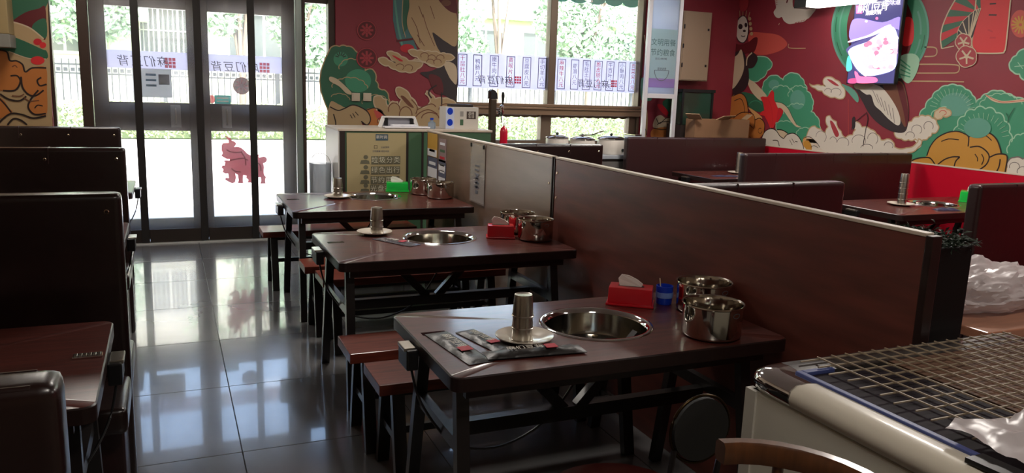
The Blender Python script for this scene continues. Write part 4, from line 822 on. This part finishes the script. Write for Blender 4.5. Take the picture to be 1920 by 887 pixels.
# beer tap tower and red bottle
t = thing('tap_tower', 'dark beer tap tower standing behind the partition by the window', 'tap', (2.88, 7.12, 0))
obj('cabinet', box(B(), -.13, .22, -.14, .16, 0, 1.0, bev=.01), white_plastic, t)
obj('column', box(B(), -.032, .03, -.032, .032, 1.0, 1.47, bev=.008), mat('tap_bronze', (88, 78, 66), .3, metal=.6), t)
b = B(); prism(b, [(-.036, 1.47), (.036, 1.47), (.03, 1.52), (.012, 1.55), (-.02, 1.56), (-.036, 1.545)], 'y', -.036, .036); obj('cap', b, black_plastic, t)
b = B(); tube(b, [(.03, 0, 1.37), (.075, -.01, 1.37)], .016, 10); lathe(b, [(0, 1.31), (.014, 1.31), (.02, 1.34), (.024, 1.38), (.018, 1.41), (0, 1.42)], 14, (.088, -.012)); tube(b, [(.06, 0, 1.35), (.05, -.05, 1.33)], .01, 8); tube(b, [(.088, -.012, 1.31), (.088, -.03, 1.25)], .009, 8); obj('faucet', b, chrome, t, smooth=40)
b = B(); lathe(b, [(0, 1.42), (.008, 1.42), (.016, 1.50), (.012, 1.535), (0, 1.54)], 12, (.10, -.012)); obj('handle', b, black_plastic, t)
t = thing('red_bottle', 'red plastic bottle standing under the beer tap', 'bottle', (2.985, 7.075, 1.0005))
b = B(); lathe(b, [(0, 0), (.036, 0), (.038, .006), (.038, .16), (.032, .19), (.014, .205), (.012, .215), (0, .215)], 28); obj('body', b, mat('bottle_red', (206, 12, 50), .3, coat=.3), t, smooth=40)
b = B(); tube(b, [(0, 0, .2155), (0, 0, .235), (.006, 0, .255)], [.010, .006, .003], 8); obj('nozzle', b, white_plastic, t)

# ---------------------------------------------------------------- white poster stand
frame_w = mat('stand_frame', (196, 196, 200), .35, metal=.2)
t = thing('poster_stand', 'tall white framed poster stand behind the booth near the window corner', 'stand', (5.14, 7.68, 0))
for x in (-.215, .185): obj('post', box(B(), x, x+.045, -.02, .02, 0, 2.68, bev=.004), frame_w, t)
for z in (1.52, 2.64, .06): obj('rail', box(B(), -.17, .185, -.02, .02, z, z+.05, bev=.004), frame_w, t)
obj('foot', box(B(), -.23, .24, -.14, .14, 0, .05, bev=.006), frame_w, t)
obj('panel', box(B(), -.17, .185, -.008, .008, 1.57, 2.64), film('lit_panel', (206, 216, 234), .06, .8, .03), t, 'pale translucent poster panel')
b = B(); box(b, -.165, .18, -.0105, -.0085, 1.70, 2.28); pr = obj('print_sheet', b, film('print_sheet', (204, 222, 222), .05, .75, .02), t, 'printed civilized dining poster')
tg = mat('stand_glyph', (76, 104, 104), .6)
lettering('文明用餐', .082, tg, pr, facing((.0, -.0125, 2.13), *FRONT)); lettering('节约粮食', .082, tg, pr, facing((.0, -.0125, 2.02), *FRONT)); lettering('舌尖上的文明', .026, grey_ink, pr, facing((-.02, -.0125, 1.955), *FRONT)); lettering('拒绝浪费', .03, grey_ink, pr, facing((0, -.0125, 1.845), *FRONT))
b = B()
A = [(.095*math.cos(a*pi/16+pi), 1.83+.115*math.sin(a*pi/16+pi)) for a in range(17)]
for p, q in zip(A, A[1:]): bar(b, (p[0], -.0125, p[1]), (q[0], -.0125, q[1]), .007, .0006, up=(0, 1, 0))
bar(b, (-.095, -.0125, 1.83), (.095, -.0125, 1.83), .005, .0006, up=(0, 1, 0)); obj('bowl_print', b, grey_ink, pr)
obj('violet_foot', box(B(), -.165, .18, -.012, -.0108, 1.64, 1.74), film('violet_print', (200, 176, 224), .05, .75, .02), pr, 'violet lower band')

# electrical cabinet, fish tank and carton in the far corner
t = thing('electrical_cabinet', 'beige metal electrical cabinet on the far wall right of the poster stand', 'electrical box', (5.80, 8.045, 1.735))
mb_ = mat('beige_metal', (150, 128, 106), .45)
obj('body', box(B(), -.2, .2, -.075, .11, 0, .80, bev=.005), mb_, t); obj('door', box(B(), -.19, .19, -.084, -.0755, .01, .79, bev=.003), mb_, t)
for x, z in ((.155, .60), (.15, .18)): obj('lock', box(B(), x-.012, x+.012, -.09, -.0845, z-.014, z+.014, bev=.004), black_plastic, t)
for z in (.62, .40, .18): obj('hinge', box(B(), -.196, -.18, -.09, -.0845, z-.025, z+.025), black_plastic, t)
t = thing('glass_tank', 'dark green glass tank on a stand below the electrical cabinet', 'tank', (5.76, 7.93, 0))
obj('stand', box(B(), -.22, .24, -.14, .15, 0, 1.22), dark_trim, t)
obj('water_body', box(B(), -.2, .22, -.12, .13, 1.221, 1.60, bev=.004), mat('tank_green', (40, 58, 48), .1, coat=.5), t)
for x in (-.21, .21): obj('rim_post', box(B(), x-.012, x+.012, -.135, -.121, 1.221, 1.63), black_plastic, t)
obj('rim', box(B(), -.222, .242, -.137, .14, 1.601, 1.635), black_plastic, t)
kraft = mat('kraft_card', (132, 98, 70), .75)
t = thing('open_carton', 'open brown carton with raised flaps in the far right corner', 'carton', (5.95, 7.66, 0))
b = B()
for a in ((-.38, .40, -.10, -.09), (-.38, .40, .07, .08), (-.38, -.37, -.09, .07), (.39, .40, -.09, .07)): box(b, a[0], a[1], a[2], a[3], .72, 1.30)
box(b, -.37, .39, -.09, .07, .72, .73); obj('body', b, kraft, t)
b = B(); box(b, -.40, .42, -.12, .12, 0, .715); obj('stool', b, dark_trim, t)
for p, q, w in (((-.375, -.09, 1.30), (-.47, -.16, 1.36), .16), ((.0, -.095, 1.30), (.05, -.17, 1.345), .44), ((.395, 0, 1.30), (.46, -.02, 1.36), .15)):
    obj('flap', bar(B(), p, q, w, .008), mat('kraft_inside', (168, 140, 108), .75), t)

# ---------------------------------------------------------------- wall screen, light box, corner cabinet, sockets
def at_tv(px, py): return at(px, py, x=6.452)
ty0, ty1, tz0, tz1 = 5.655, 6.255, 1.735, 2.80
t = thing('wall_screen', 'upright lit menu screen on the red mural wall', 'screen', (6.50, (ty0+ty1)/2, tz0))
hw = (ty1-ty0)/2
obj('case', box(B(), -.045, .0, -hw, hw, 0, tz1-tz0, bev=.006), black_plastic, t); obj('bracket', box(B(), .001, .042, -.15, .15, .3, .7), black_metal, t)
def glow(name, rgb, s): return mat('screen_'+name, rgb, .3, emit=s)
def scr(name, pts, m, lv, smooth=True):
    P = curve_pts(pts, True, 4) if smooth else pts
    b = B(); fill(b, [at(1580+.186*p[0], .186*p[1], x=6.4535-lv*.0004)-Vector((6.50, (ty0+ty1)/2, tz0)) for p in P]); return obj(name, b, m, t)
E_ = 1.0
b = B(); y_ = hw-.012; fill(b, [(-.0458, y_, .012), (-.0458, -y_, .012), (-.0458, -y_, tz1-tz0-.012), (-.0458, y_, tz1-tz0-.012)]); obj('display', b, glow('night', (48, 46, 84), E_), t, 'glowing display')
scr('picture_band', [(90,220),(180,185),(400,225),(560,170),(575,215),(540,380),(400,300),(240,360),(75,400)], glow('violet', (120, 104, 190), E_), 1)
scr('picture_band', [(70,410),(240,360),(340,310),(460,250),(480,265),(330,350),(80,425)], glow('lilac', (214, 198, 240), E_), 2)
scr('picture_band', [(60,470),(330,350),(545,290),(560,400),(520,700),(200,760),(60,560)], glow('slate', (66, 62, 104), E_), 2)
scr('plate_picture', [(60,520),(110,470),(250,420),(330,365),(490,265),(555,370),(545,560),(525,690),(400,745),(240,765),(150,700),(100,620)], glow('plate', (170, 184, 226), E_), 3)
scr('plate_rim', [(55,525),(75,525),(130,640),(200,720),(240,755),(225,768),(150,705),(95,620)], glow('white', (240, 240, 250), E_), 4)
scr('plate_rim', [(480,262),(495,268),(560,375),(552,390),(520,330)], glow('white', (0, 0, 0), E_), 4)
scr('food_picture', [(160,560),(235,440),(330,365),(430,360),(500,400),(555,430),(545,560),(515,690),(400,700),(300,690),(230,680)], glow('food', (196, 150, 160), E_), 4)
rnd = random.Random(3)
for k in range(46):
    while True:
        x, y = rnd.uniform(170, 540), rnd.uniform(360, 690)
        if (x-385)**2/190**2+(y-540)**2/175**2 < 1: break
    r = rnd.uniform(14, 30); scr('food_piece', ell(x, y, r, r*rnd.uniform(.6, 1), 8), [glow('cream', (250, 226, 216), E_), glow('pink', (214, 140, 150), E_), glow('mauve', (150, 96, 122), E_), glow('pale', (255, 244, 236), E_)][k % 4], 5+(k % 5)*.4)
scr('garnish', [(45,590),(70,560),(85,620),(95,690),(60,720),(35,700)], glow('teal', (70, 170, 150), E_), 4)
scr('meat_picture', [(120,720),(150,735),(180,770),(330,780),(335,830),(160,838),(135,800)], glow('rose', (240, 90, 130), E_), 4); scr('meat_picture', [(60,800),(130,790),(135,838),(60,838)], glow('darkrose', (150, 60, 100), E_), 4)
scr('header_seal', [(138,58),(198,58),(196,136),(136,136)], glow('rose', (0, 0, 0), E_), 3, False)
def scr_text(body, x, y, size, m):
    q = at(1580+.186*x, .186*y, x=6.4518)-Vector((6.50, (ty0+ty1)/2, tz0)); lettering(body, size, m, t, facing(q, *EAST), spacing=.85)
scr_text('麻们豆背', 305, 76, .10, glow('pale', (0, 0, 0), E_)); scr_text('麻辣火锅', 310, 130, .05, glow('pale', (0, 0, 0), E_)); scr_text('老味道', 500, 25, .07, glow('lilac', (0, 0, 0), E_))
scr('light_dot', ell(345, 185, 14, 14, 8), glow('rose', (0, 0, 0), E_), 3); scr('light_dot', ell(238, 215, 14, 12, 8), glow('lilac', (0, 0, 0), E_), 3)
t = thing('light_box', 'white glowing light box on the mural wall above the screen', 'light box', (6.36, 6.36, 2.52))
obj('diffuser', box(B(), -.12, .05, -.42, .35, 0, .2, bev=.01), mat('light_box_glow', (255, 250, 242), .5, emit=2.2), t); obj('end_cap', box(B(), -.122, .052, .351, .52, .002, .2), black_plastic, t); obj('back_plate', box(B(), .051, .185, -.4, .5, .02, .2), white_plastic, t)
t = thing('corner_cabinet', 'beige cabinet hung high on the far wall at the left edge', 'cabinet', (-1.32, 8.0, 1.77))
obj('body', box(B(), -.17, .15, -.12, .16, .11, .75, bev=.006), mat('cabinet_beige', (150, 130, 90), .5), t); obj('base', box(B(), -.17, .155, -.13, .16, 0, .108, bev=.006), mat('cabinet_grey', (128, 126, 118), .5), t)
for k, px in enumerate((667, 688.5)):
    q = at(px, 182, y=D-.012); t = thing('wall_socket', ['left', 'right'][k]+' white socket plate on the painted pine of the far wall', 'wall socket', (q.x, D, q.z), group='wall socket plates')
    obj('plate', box(B(), -.042, .042, -.022, -.009, -.042, .042, bev=.004), mat('socket_cream', (200, 186, 164), .4), t); obj('insert', box(B(), -.028, .028, -.024, -.0222, -.028, .028, bev=.002), mat('socket_cream', (0, 0, 0)), t)

# ---------------------------------------------------------------- planter, rear table, plastic bags
t = thing('planter', 'black planter box with dark garland at the near end of the partition', 'planter', (2.055, 1.58, 0))
obj('box', box(B(), 0, .155, 0, .36, 0, 1.16, bev=.004), mat('planter_black', (8, 8, 8), .5, spec=.25), t)
b = B(); rg = random.Random(5)
for k in range(900):
    c = Vector((min(.19, max(.035, rg.gauss(.10, .05))), rg.uniform(.0, .24), 1.155+abs(rg.gauss(0, .013)))); d = Vector((rg.uniform(-.4, 1), rg.uniform(-1, 1), rg.uniform(-.2, .4))).normalized()
    s = d.cross(Vector((rg.uniform(-1, 1), rg.uniform(-1, 1), 1))).normalized()*.0035; e = c+d*rg.uniform(.02, .04); m_ = (c+e)/2+Vector((0, 0, .004))
    vs = [b.verts.new(v) for v in (c, m_+s, e, m_-s)]; b.faces.new(vs)
g = obj('garland', b, [mat('garland_dark', (44, 58, 44), .6, var=.5, vscale=30)], t, 'dark artificial garland'); g['kind'] = 'stuff'
def crumple(name, label, loc, sx, sy, sz, m, seed, parent=None, cat='plastic bag'):
    from mathutils import noise
    b = B(); bmesh.ops.create_icosphere(b, subdivisions=5, radius=1)
    for v in b.verts:
        p = v.co.copy(); k = 1+.22*noise.noise(p*2.3+Vector((seed, 0, 0)))+.16*abs(noise.noise(p*5+Vector((0, seed, 0))))+.07*abs(noise.noise(p*13))
        v.co = Vector((p.x*sx*k, p.y*sy*k, max(0, (p.z+.75)*sz*.6*k)))
    o = obj(name, b, m, parent, smooth=40); o.location = loc
    return tag(o, label, cat) if cat else o
bag_m = film('white_bag', (224, 214, 214), .02, .4, .06, .25)
t = thing('side_table', 'brown side table behind the freezer carrying the white plastic bag', 'table', (2.75, 1.86, 0))
obj('tabletop', box(B(), 0, 1.0, 0, .6, .712, .75, bev=.006), mat('side_table_wood', (168, 118, 92), .3, coat=.3, var=.15, vscale=4, stretch=(1, 8, 8)), t)
for x in (.06, .94):
    for y in (.06, .54): obj('leg', box(B(), x-.02, x+.02, y-.02, y+.02, 0, .712), black_metal, t)
crumple('plastic_bag', 'crumpled white plastic bag lying on the brown side table', (3.07, 2.15, .7505), .30, .17, .16, bag_m, 2.0)
b = B()
for i in range(12):
    for j in range(14):
        pass
g = {}
for i in range(9):
    for j in range(15):
        u, v = i/8, j/14; g[i, j] = b.verts.new((2.228+.012*math.sin(v*14+u*5)+.02*v*u, 1.62+.16*u+.012*math.sin(v*9), .76+.36*v))
for i in range(8):
    for j in range(14): b.faces.new((g[i, j], g[i+1, j], g[i+1, j+1], g[i, j+1]))
tag(obj('plastic_film', b, film('clear_wrap', (225, 220, 222), .55, .5, .12, .15), smooth=60), 'torn clear plastic film hanging on the side of the black planter', 'plastic film')

# ---------------------------------------------------------------- chest freezer
FX, FY = 1.332, 1.53
fw = mat('freezer_white', (204, 196, 180), .35, coat=.3); fg = mat('freezer_panel', (210, 206, 192), .45)
t = thing('chest_freezer', 'white chest freezer with chrome corner at the lower right', 'freezer', (FX, FY, 0))
obj('cabinet', box(B(), .012, .95, -1.75, -.02, .05, .845, bev=.006), fg, t)
obj('corner_strip', box(B(), .006, .03, -.05, -.012, .05, .845), mat('freezer_strip', (196, 192, 180), .4), t)
def bumper_profile(s): return [(.10, .845), (.03, .842), (.008, .852), (0, .872), (.006, .892), (.024, .903), (.055, .905), (.10, .9)]
pr = bumper_profile(1); n = len(pr)
b = B(); A = [b.verts.new((x, -.165, z)) for x, z in pr]; Z = [b.verts.new((x, -1.75, z)) for x, z in pr]
for i in range(n): b.faces.new((A[i], A[(i+1) % n], Z[(i+1) % n], Z[i]))
b.faces.new(A); b.faces.new(Z[::-1]); obj('bumper', b, fw, t, 'rounded cream bumper rail', 50)
b = B(); rows = []
for a in range(9):
    th = a*pi/16; rows.append([b.verts.new((.103-(.103-x)*max(math.cos(th)**.6, 0), -.103+(.103-x)*max(math.sin(th), 0)**.6, z)) for x, z in pr])
rows.insert(0, [b.verts.new((x, -.169, z)) for x, z in pr])
for p, q in zip(rows, rows[1:]):
    for i in range(n): b.faces.new((p[i], p[(i+1) % n], q[(i+1) % n], q[i]))
b.faces.new(rows[0]); b.faces.new(rows[-1]); obj('chrome_corner', b, chrome, t, 'chrome corner cap', 50)
b = B(); A = [b.verts.new((.104, -x, z)) for x, z in pr]; Z = [b.verts.new((.95, -x, z)) for x, z in pr]
for i in range(n): b.faces.new((A[i], A[(i+1) % n], Z[(i+1) % n], Z[i]))
b.faces.new(A); b.faces.new(Z[::-1]); obj('bumper', b, mat('freezer_dark_rail', (60, 56, 54), .35, coat=.3), t, 'dark rear rail', 50)
gask = mat('blue_gasket', (66, 78, 132), .45)
b = B(); box(b, .085, .103, -1.7, -.095, .896, .908, bev=.003); box(b, .103, .20, -.113, -.095, .896, .908, bev=.003); obj('gasket', b, gask, t, 'blue gasket strip')
obj('glass_lid', box(B(), .104, .95, -1.7, -.114, .885, .897), mat('dark_lid_glass', (40, 34, 40), .7, spec=.15), t, 'dark glass lid')
obj('kraft_sheet', box(B(), .40, .95, -1.5, -.10, .8975, .901), mat('kraft_sheet', (104, 74, 56), .75, var=.25, vscale=9), t, 'brown sheet under the rack')
rk = thing('wire_rack', 'wire grid rack lying on top of the chest freezer', 'rack', (FX, FY, .908))
wire = mat('rack_wire', (158, 142, 120), .5)
for k in range(18):
    y = -.055-k*.048; x0 = .14+.012*(k % 2)
    b = B(); bar(b, (x0, y, .004), (.95, y, .004), .0034, .0034); obj('wire', b, wire, rk)
for k in range(16):
    x = .20+k*.048; b = B(); bar(b, (x, -.05, .0085), (x, -.90, .0085), .0034, .0034); obj('wire', b, wire, rk)
b = B(); g = {}; q0 = [at(p[0], p[1], z=.93) for p in ((1775, 838), (1850, 806), (1990, 790), (1990, 950), (1860, 950))]
from mathutils import noise
N_ = 18
for i in range(N_+1):
    for j in range(N_+1):
        u, v = i/N_, j/N_; x = 1.42+.46*u; y = .72+.30*v-.05*u*(1-v)
        g[i, j] = b.verts.new((x+.02*noise.noise((u*3, v*3, 1)), y+.03*noise.noise((u*4, v*4, 5)), .932+.03*abs(noise.noise((u*5, v*5, 2)))+.01*noise.noise((u*13, v*13, 3))))
for i in range(N_):
    for j in range(N_): b.faces.new((g[i, j], g[i+1, j], g[i+1, j+1], g[i, j+1]))
tag(obj('plastic_sheet', b, bag_m, smooth=60), 'crumpled white plastic sheet on the near end of the freezer', 'plastic bag')
tag(obj('black_flap', bar(B(), (1.395, .935, .912), (1.395, .80, .916), .05, .01), black_plastic), 'small black flap on the freezer rail beside the plastic sheet', 'flap')

# ---------------------------------------------------------------- round backed chairs at the lower edge
brown = mat('chair_wood', (88, 52, 27), .3, coat=.4, var=.25, vscale=8, stretch=(8, 8, 1)); seat_red = mat('chair_seat', (66, 16, 12), .35, coat=.3)
t = thing('armchair', 'bent wood horseshoe chair beside the freezer at the bottom edge', 'chair', (.955, .95, 0))
b = B(); rail = []
for k in range(25):
    a = math.radians(86-k*11.2); r = .205
    c = Vector((r*math.cos(a), r*math.sin(a), .895-.012*math.sin(k/24*pi))); o_ = Vector((math.cos(a), math.sin(a), 0))
    rail.append([b.verts.new(c+o_*dx+Vector((0, 0, dz))) for dx, dz in ((-.014, -.024), (.012, -.024), (.017, -.014), (.017, .012), (.010, .02), (-.010, .02), (-.016, .012), (-.016, -.014))])
for p, q in zip(rail, rail[1:]):
    for i in range(8): b.faces.new((p[i], p[(i+1) % 8], q[(i+1) % 8], q[i]))
b.faces.new(rail[0]); b.faces.new(rail[-1][::-1]); obj('back_rail', b, brown, t, 'curved polished wood rail', 40)
for k in (3, 8, 13, 18, 23):
    a = math.radians(86-k*11.2); b = B(); tube(b, [(.20*math.cos(a), .20*math.sin(a), .44), (.205*math.cos(a), .205*math.sin(a), .875)], .011, 10); obj('spindle', b, brown, t, smooth=60)
b = B(); lathe(b, [(0, .41), (.2, .41), (.215, .425), (.212, .445), (.19, .455), (0, .457)], 36); obj('seat', b, seat_red, t, smooth=40)
for sx in (-1, 1):
    for s2 in (-1, 1): b = B(); tube(b, [(.14*sx, .14*s2, .41), (.17*sx, .17*s2, 0)], [.016, .013], 10); obj('leg', b, brown, t, smooth=60)
t = thing('chair', 'round backed grey chair with red seat in the shadow beside the nearest table', 'chair', (1.135, 1.76, 0))
b = B(); lathe(b, [(0, .41), (.2, .41), (.22, .425), (.215, .445), (.19, .458), (0, .462)], 36); obj('seat', b, seat_red, t, smooth=40)
b = B(); n = 40; H = [(.075+.09*math.cos(2*pi*k/n), -.235, .745+.09*math.sin(2*pi*k/n)) for k in range(n+1)]; tube(b, H, .004, 8); obj('back_hoop', b, mat('dark_brass', (60, 46, 28), .3, metal=1), t, 'thin brass hoop', 60)
b = B(); prism(b, [(.075+.083*math.cos(2*pi*k/n), .745+.083*math.sin(2*pi*k/n)) for k in range(n)], 'y', -.243, -.227); obj('back_pad', b, mat('grey_pad', (22, 22, 22), .6), t, 'round grey back pad')
for x in (.0, .15): b = B(); tube(b, [(x, -.19, .42), (x, -.235, .70)], .008, 8); obj('back_post', b, black_metal, t)
for sx in (-1, 1):
    for s2 in (-1, 1): b = B(); tube(b, [(.13*sx, .13*s2, .41), (.17*sx, .17*s2, 0)], .011, 8); obj('leg', b, black_metal, t)

# ---------------------------------------------------------------- ceiling fill lamps above the frame, unseen and added to brighten the room
for k, (x, y, e) in enumerate(((4.6, 3.6, 23), (4.6, 6.3, 19), (.7, .3, 6), (4.2, .5, 11), (-.6, 7.0, 5), (1.3, 5.0, 13))):
    t = thing('ceiling_fill_lamp', ['added ceiling fill lamp over the right booths', 'added ceiling fill lamp near the mural corner', 'added ceiling fill lamp above the camera', 'added ceiling fill lamp over the freezer', 'added ceiling fill lamp over the left end of the doors', 'added ceiling fill lamp over the green cabinet'][k], 'lamp', (x, y, HC-.05), group='added ceiling fill lamps')
    obj('housing', box(B(), -.3, .3, -.3, .3, .012, .049, bev=.004), white_plastic, t); obj('diffuser', box(B(), -.28, .28, -.28, .28, 0, .011), mat('fill_lamp_glow', (255, 244, 228), .5, emit=2.5), t)
    L = bpy.data.lights.new('ceiling_fill_light', 'AREA'); L.energy = e; L.size = .5; L.color = (1, .93, .86); lo = bpy.data.objects.new('ceiling_fill_light', L); C.objects.link(lo); lo.location = (x, y, HC-.06); lo.visible_camera = True
# daylight sampling portals in the openings
for x0, x1, z0, z1 in ((-.93, 1.59, .05, 2.4), (2.87, 5.22, .98, 2.75)):
    L = bpy.data.lights.new('portal', 'AREA'); L.shape = 'RECTANGLE'; L.size = x1-x0; L.size_y = z1-z0; L.cycles.is_portal = True
    o = bpy.data.objects.new('portal', L); C.objects.link(o); o.location = ((x0+x1)/2, D+.3, (z0+z1)/2); o.rotation_euler = (-pi/2, 0, 0)
# ---------------------------------------------------------------- the street outside
def ground(name, x0, x1, y0, y1, z, m, label=None):
    return structure(obj(name, box(B(), x0, x1, y0, y1, z-.1, z), m))
ground('pavement', -30, 45, D+.2, 20.9, -.03, mat('pavement', (196, 192, 186), .8, var=.05, vscale=2))
structure(obj('street_kerb', box(B(), -30, 45, 20.9, 21.1, -.1, .06), mat('kerb', (170, 168, 164), .8)))
ground('verge', -30, 45, 21.1, 40, .0, mat('lawn', (150, 176, 96), .9, var=.3, vscale=3))
leafm = [mat('leaf_hedge', (160, 176, 132), .6, var=.4, vscale=3), mat('leaf_tree', (150, 176, 148), .6, var=.4, vscale=2), mat('leaf_yellow', (190, 200, 140), .6, var=.3, vscale=3)]
def leaves(b, n, pick, size, seed, mi=0):
    r = random.Random(seed)
    for k in range(n):
        c = Vector(pick(r)); d = Vector((r.uniform(-1, 1), r.uniform(-1, 1), r.uniform(-1, 1))).normalized(); s = d.cross(Vector((r.uniform(-1, 1), r.uniform(-1, 1), r.uniform(-1, 1)))).normalized()
        L = size*r.uniform(.6, 1.3); vs = [b.verts.new(c+v) for v in (-d*L, s*L*.5, d*L, -s*L*.5)]; b.faces.new(vs).material_index = mi
for k, (x0, x1) in enumerate(((-8, 4.9), (5.0, 20))):
    t = thing('hedge', ['clipped hedge seen through the glass doors', 'clipped hedge seen under the shop window banner'][k], 'hedge', ((x0+x1)/2, 22.2, 0), group='street hedges')
    w = (x1-x0)/2
    obj('core', box(B(), -w+.1, w-.1, -.55, .65, .03, .80, bev=.1), mat('hedge_core', (96, 108, 80), .9), t)
    b = B(); leaves(b, 9000, lambda r: (r.uniform(-w, w), r.choice((-.62, r.uniform(-.6, .7)))+r.gauss(0, .05), r.uniform(.08, .88)), .055, 11+k); leaves(b, 4000, lambda r: (r.uniform(-w, w), r.uniform(-.65, .75), .86+r.gauss(0, .03)), .05, 21+k, 1)
    g = obj('foliage', b, [leafm[0], leafm[2]], t); g['kind'] = 'stuff'
iron = mat('fence_iron', (70, 72, 76), .5)
t = thing('iron_fence', 'dark iron bar fence beyond the hedge outside', 'fence', (6, 24.2, 0))
for z in (.75, 1.55, 1.78): obj('rail', box(B(), -15, 15, -.02, .02, z, z+.05), iron, t)
b = B()
for k in range(180): x = -15+k*30/179; box(b, x-.015, x+.015, -.015, .015, .3, 1.95)
g = obj('bars', b, iron, t); g['kind'] = 'stuff'
b = B()
for k in range(180): x = -15+(k+.5)*30/179; box(b, x-.05, x+.05, -.01, .01, 1.62, 1.72)
g = obj('ornaments', b, iron, t); g['kind'] = 'stuff'
for k in range(11): obj('post', box(B(), -15+k*3-.05, -15+k*3+.05, -.05, .05, 0, 2.05), iron, t)
def tree(x, y, label, h, crown, seed, stems=1, n=5200, leaf=1, r0=.12):
    K = 23.4/y; x *= K; y = 23.4; r0 *= 1.2; zz = lambda z: 1.58+(z-1.58)*K; h = zz(h); crown = [(a*K, c, zz(z), rx*K, rz*K) for a, c, z, rx, rz in crown]
    t = thing('street_tree', label, 'tree', (x, y, 0), group='street trees'); rr = random.Random(seed)
    bark = mat('tree_bark', (112, 100, 88), .8, var=.2, vscale=4)
    b = B(); tube(b, [(0, 0, 0), (.03, 0, h*.25), (-.02, .02, h*.45)], [r0, r0*.8, r0*.7], 8)
    obj('trunk', b, bark, t, smooth=60)
    for k in range(5 if stems > 1 else 4):
        a = k*2*pi/5+seed; b = B(); tube(b, [(0, 0, h*(.43 if stems == 1 else .25)), (.3*math.cos(a), .3*math.sin(a), h*.6), (.75*math.cos(a)+.1, .75*math.sin(a), h*.95)], [r0*.6, r0*.4, .02], 6); obj('branch', b, bark, t, smooth=60)
    for cx, cyy, cz, rx, rz in crown[:1]: pass
    b = B()
    def pick(r):
        cx, cyy, cz, rx, rz = r.choice(crown)
        while True:
            p = (r.uniform(-1, 1), r.uniform(-1, 1), r.uniform(-1, 1))
            if .25 < p[0]**2+p[1]**2+p[2]**2 < 1: return (cx+p[0]*rx, cyy+p[1]*min(rx, .7), cz+p[2]*rz)
    leaves(b, n, pick, .11, seed); g = obj('foliage', b, leafm[leaf], t); g['kind'] = 'stuff'
tree(-2.3, 17.5, 'leafy street tree seen in the left sidelight', 4.5, [(.4, 0, 3.0, .9, .9), (.9, 0, 3.6, 1.0, .8), (-.4, .3, 3.4, 1.2, .9), (1.3, .2, 2.7, .6, .5)], 1)
tree(1.3, 15.5, 'forked street tree behind the right glass door', 5, [(-.3, 0, 2.6, .35, .3), (.35, 0, 3.3, .6, .4), (.0, .3, 4.2, 1.2, .8)], 2, 3, 1500, r0=.09)
tree(2.9, 19.5, 'slim street tree seen in the right sidelight', 4.6, [(0, 0, 3.0, .7, .9), (.3, 0, 2.4, .5, .5), (-.1, 0, 3.9, .8, .7)], 3, 1, 3000)
tree(6.2, 15.0, 'many stemmed street tree behind the shop window', 5.2, [(-1.2, 0, 3.0, .9, .8), (-.9, .3, 2.3, .7, .5), (-.2, 0, 4.0, 1.2, .7), (.8, 0, 3.9, .8, .5)], 4, 5, 5200, r0=.10)
tree(9.6, 17.5, 'leafy street tree at the right of the shop window', 5, [(-.6, 0, 3.2, 1.0, .7), (.5, 0, 3.3, 1.2, .9), (0, .3, 2.5, .7, .4), (1.1, 0, 2.5, .8, .6)], 5, 1, 6000)
# building across the street
wallm = mat('facade_paint', (190, 188, 180), .8, var=.03, vscale=1); dk = mat('window_dark', (74, 80, 82), .25, coat=.3)
t = thing('apartment_building', 'pale apartment building with barred windows across the street', 'building', (8, 31, 0))
obj('wall', box(B(), -22, 20, 0, .4, 0, 9), wallm, t); obj('ledge', box(B(), -22, 20, -.5, -.001, 4.3, 4.55), mat('facade_ledge', (150, 146, 138), .8), t)
for k in range(11):
    x = -13.6+k*2.9
    for z in (2.2, 5.4):
        f = obj('window_frame', box(B(), x-.95, x+.95, -.10, -.001, z, z+1.75), white_plastic, t)
        for s in (-.62, 0, .62): obj('pane', box(B(), x+s-.27, x+s+.27, -.112, -.101, z+.1, z+1.65), dk, f)
        if (k*2+int(z)) % 3 == 0:
            b = B()
            for q in range(13): box(b, x-.95+q*.158-.015, x-.95+q*.158+.015, -.32, -.29, z-.05, z+1.8)
            for q in (0, .9, 1.75): box(b, x-.97, x+.97, -.33, -.28, z+q, z+q+.04)
            obj('window_bars', b, mat('window_bar', (150, 150, 146), .5), f)
b = box(B(), -11.5, -8.4, -1.3, -.501, 3.35, 4.3); bl = obj('balcony', b, mat('balcony_paint', (176, 186, 184), .7), t)
# striped green awning of the shop, scalloped edge
t = thing('awning', 'green awning with a scalloped edge outside above the shop window', 'awning', (4.55, D+.2, 0))
aw = mat('awning_green', (38, 128, 106), .6); n = 16; Lw = 4.2
b = B(); 
for i in range(n):
    x0, x1 = Lw*i/n, Lw*(i+1)/n; vs = [b.verts.new(v) for v in ((x0, .01, 3.1), (x1, .01, 3.1), (x1, 1.0, 2.84), (x0, 1.0, 2.84))]; b.faces.new(vs)
bmesh.ops.solidify(b, geom=b.faces[:], thickness=.01); obj('canopy', b, aw, t)
for i in range(n):
    x0, x1 = Lw*i/n, Lw*(i+1)/n; c = (x0+x1)/2; w_ = (x1-x0)/2
    pts = [(x0, 2.85), (x1, 2.85), (x1, 2.74)]+[(c+w_*math.cos(a*pi/8), 2.74-.06*math.sin(a*pi/8)) for a in range(1, 8)]+[(x0, 2.74)]
    obj('scallop', prism(B(), pts, 'y', 1.0, 1.008), aw, t)
b = B(); tube(b, [(.05, .02, 2.6), (.05, .95, 2.83)], .015, 8); tube(b, [(Lw-.05, .02, 2.6), (Lw-.05, .95, 2.83)], .015, 8); obj('arm', b, steel_soft, t)
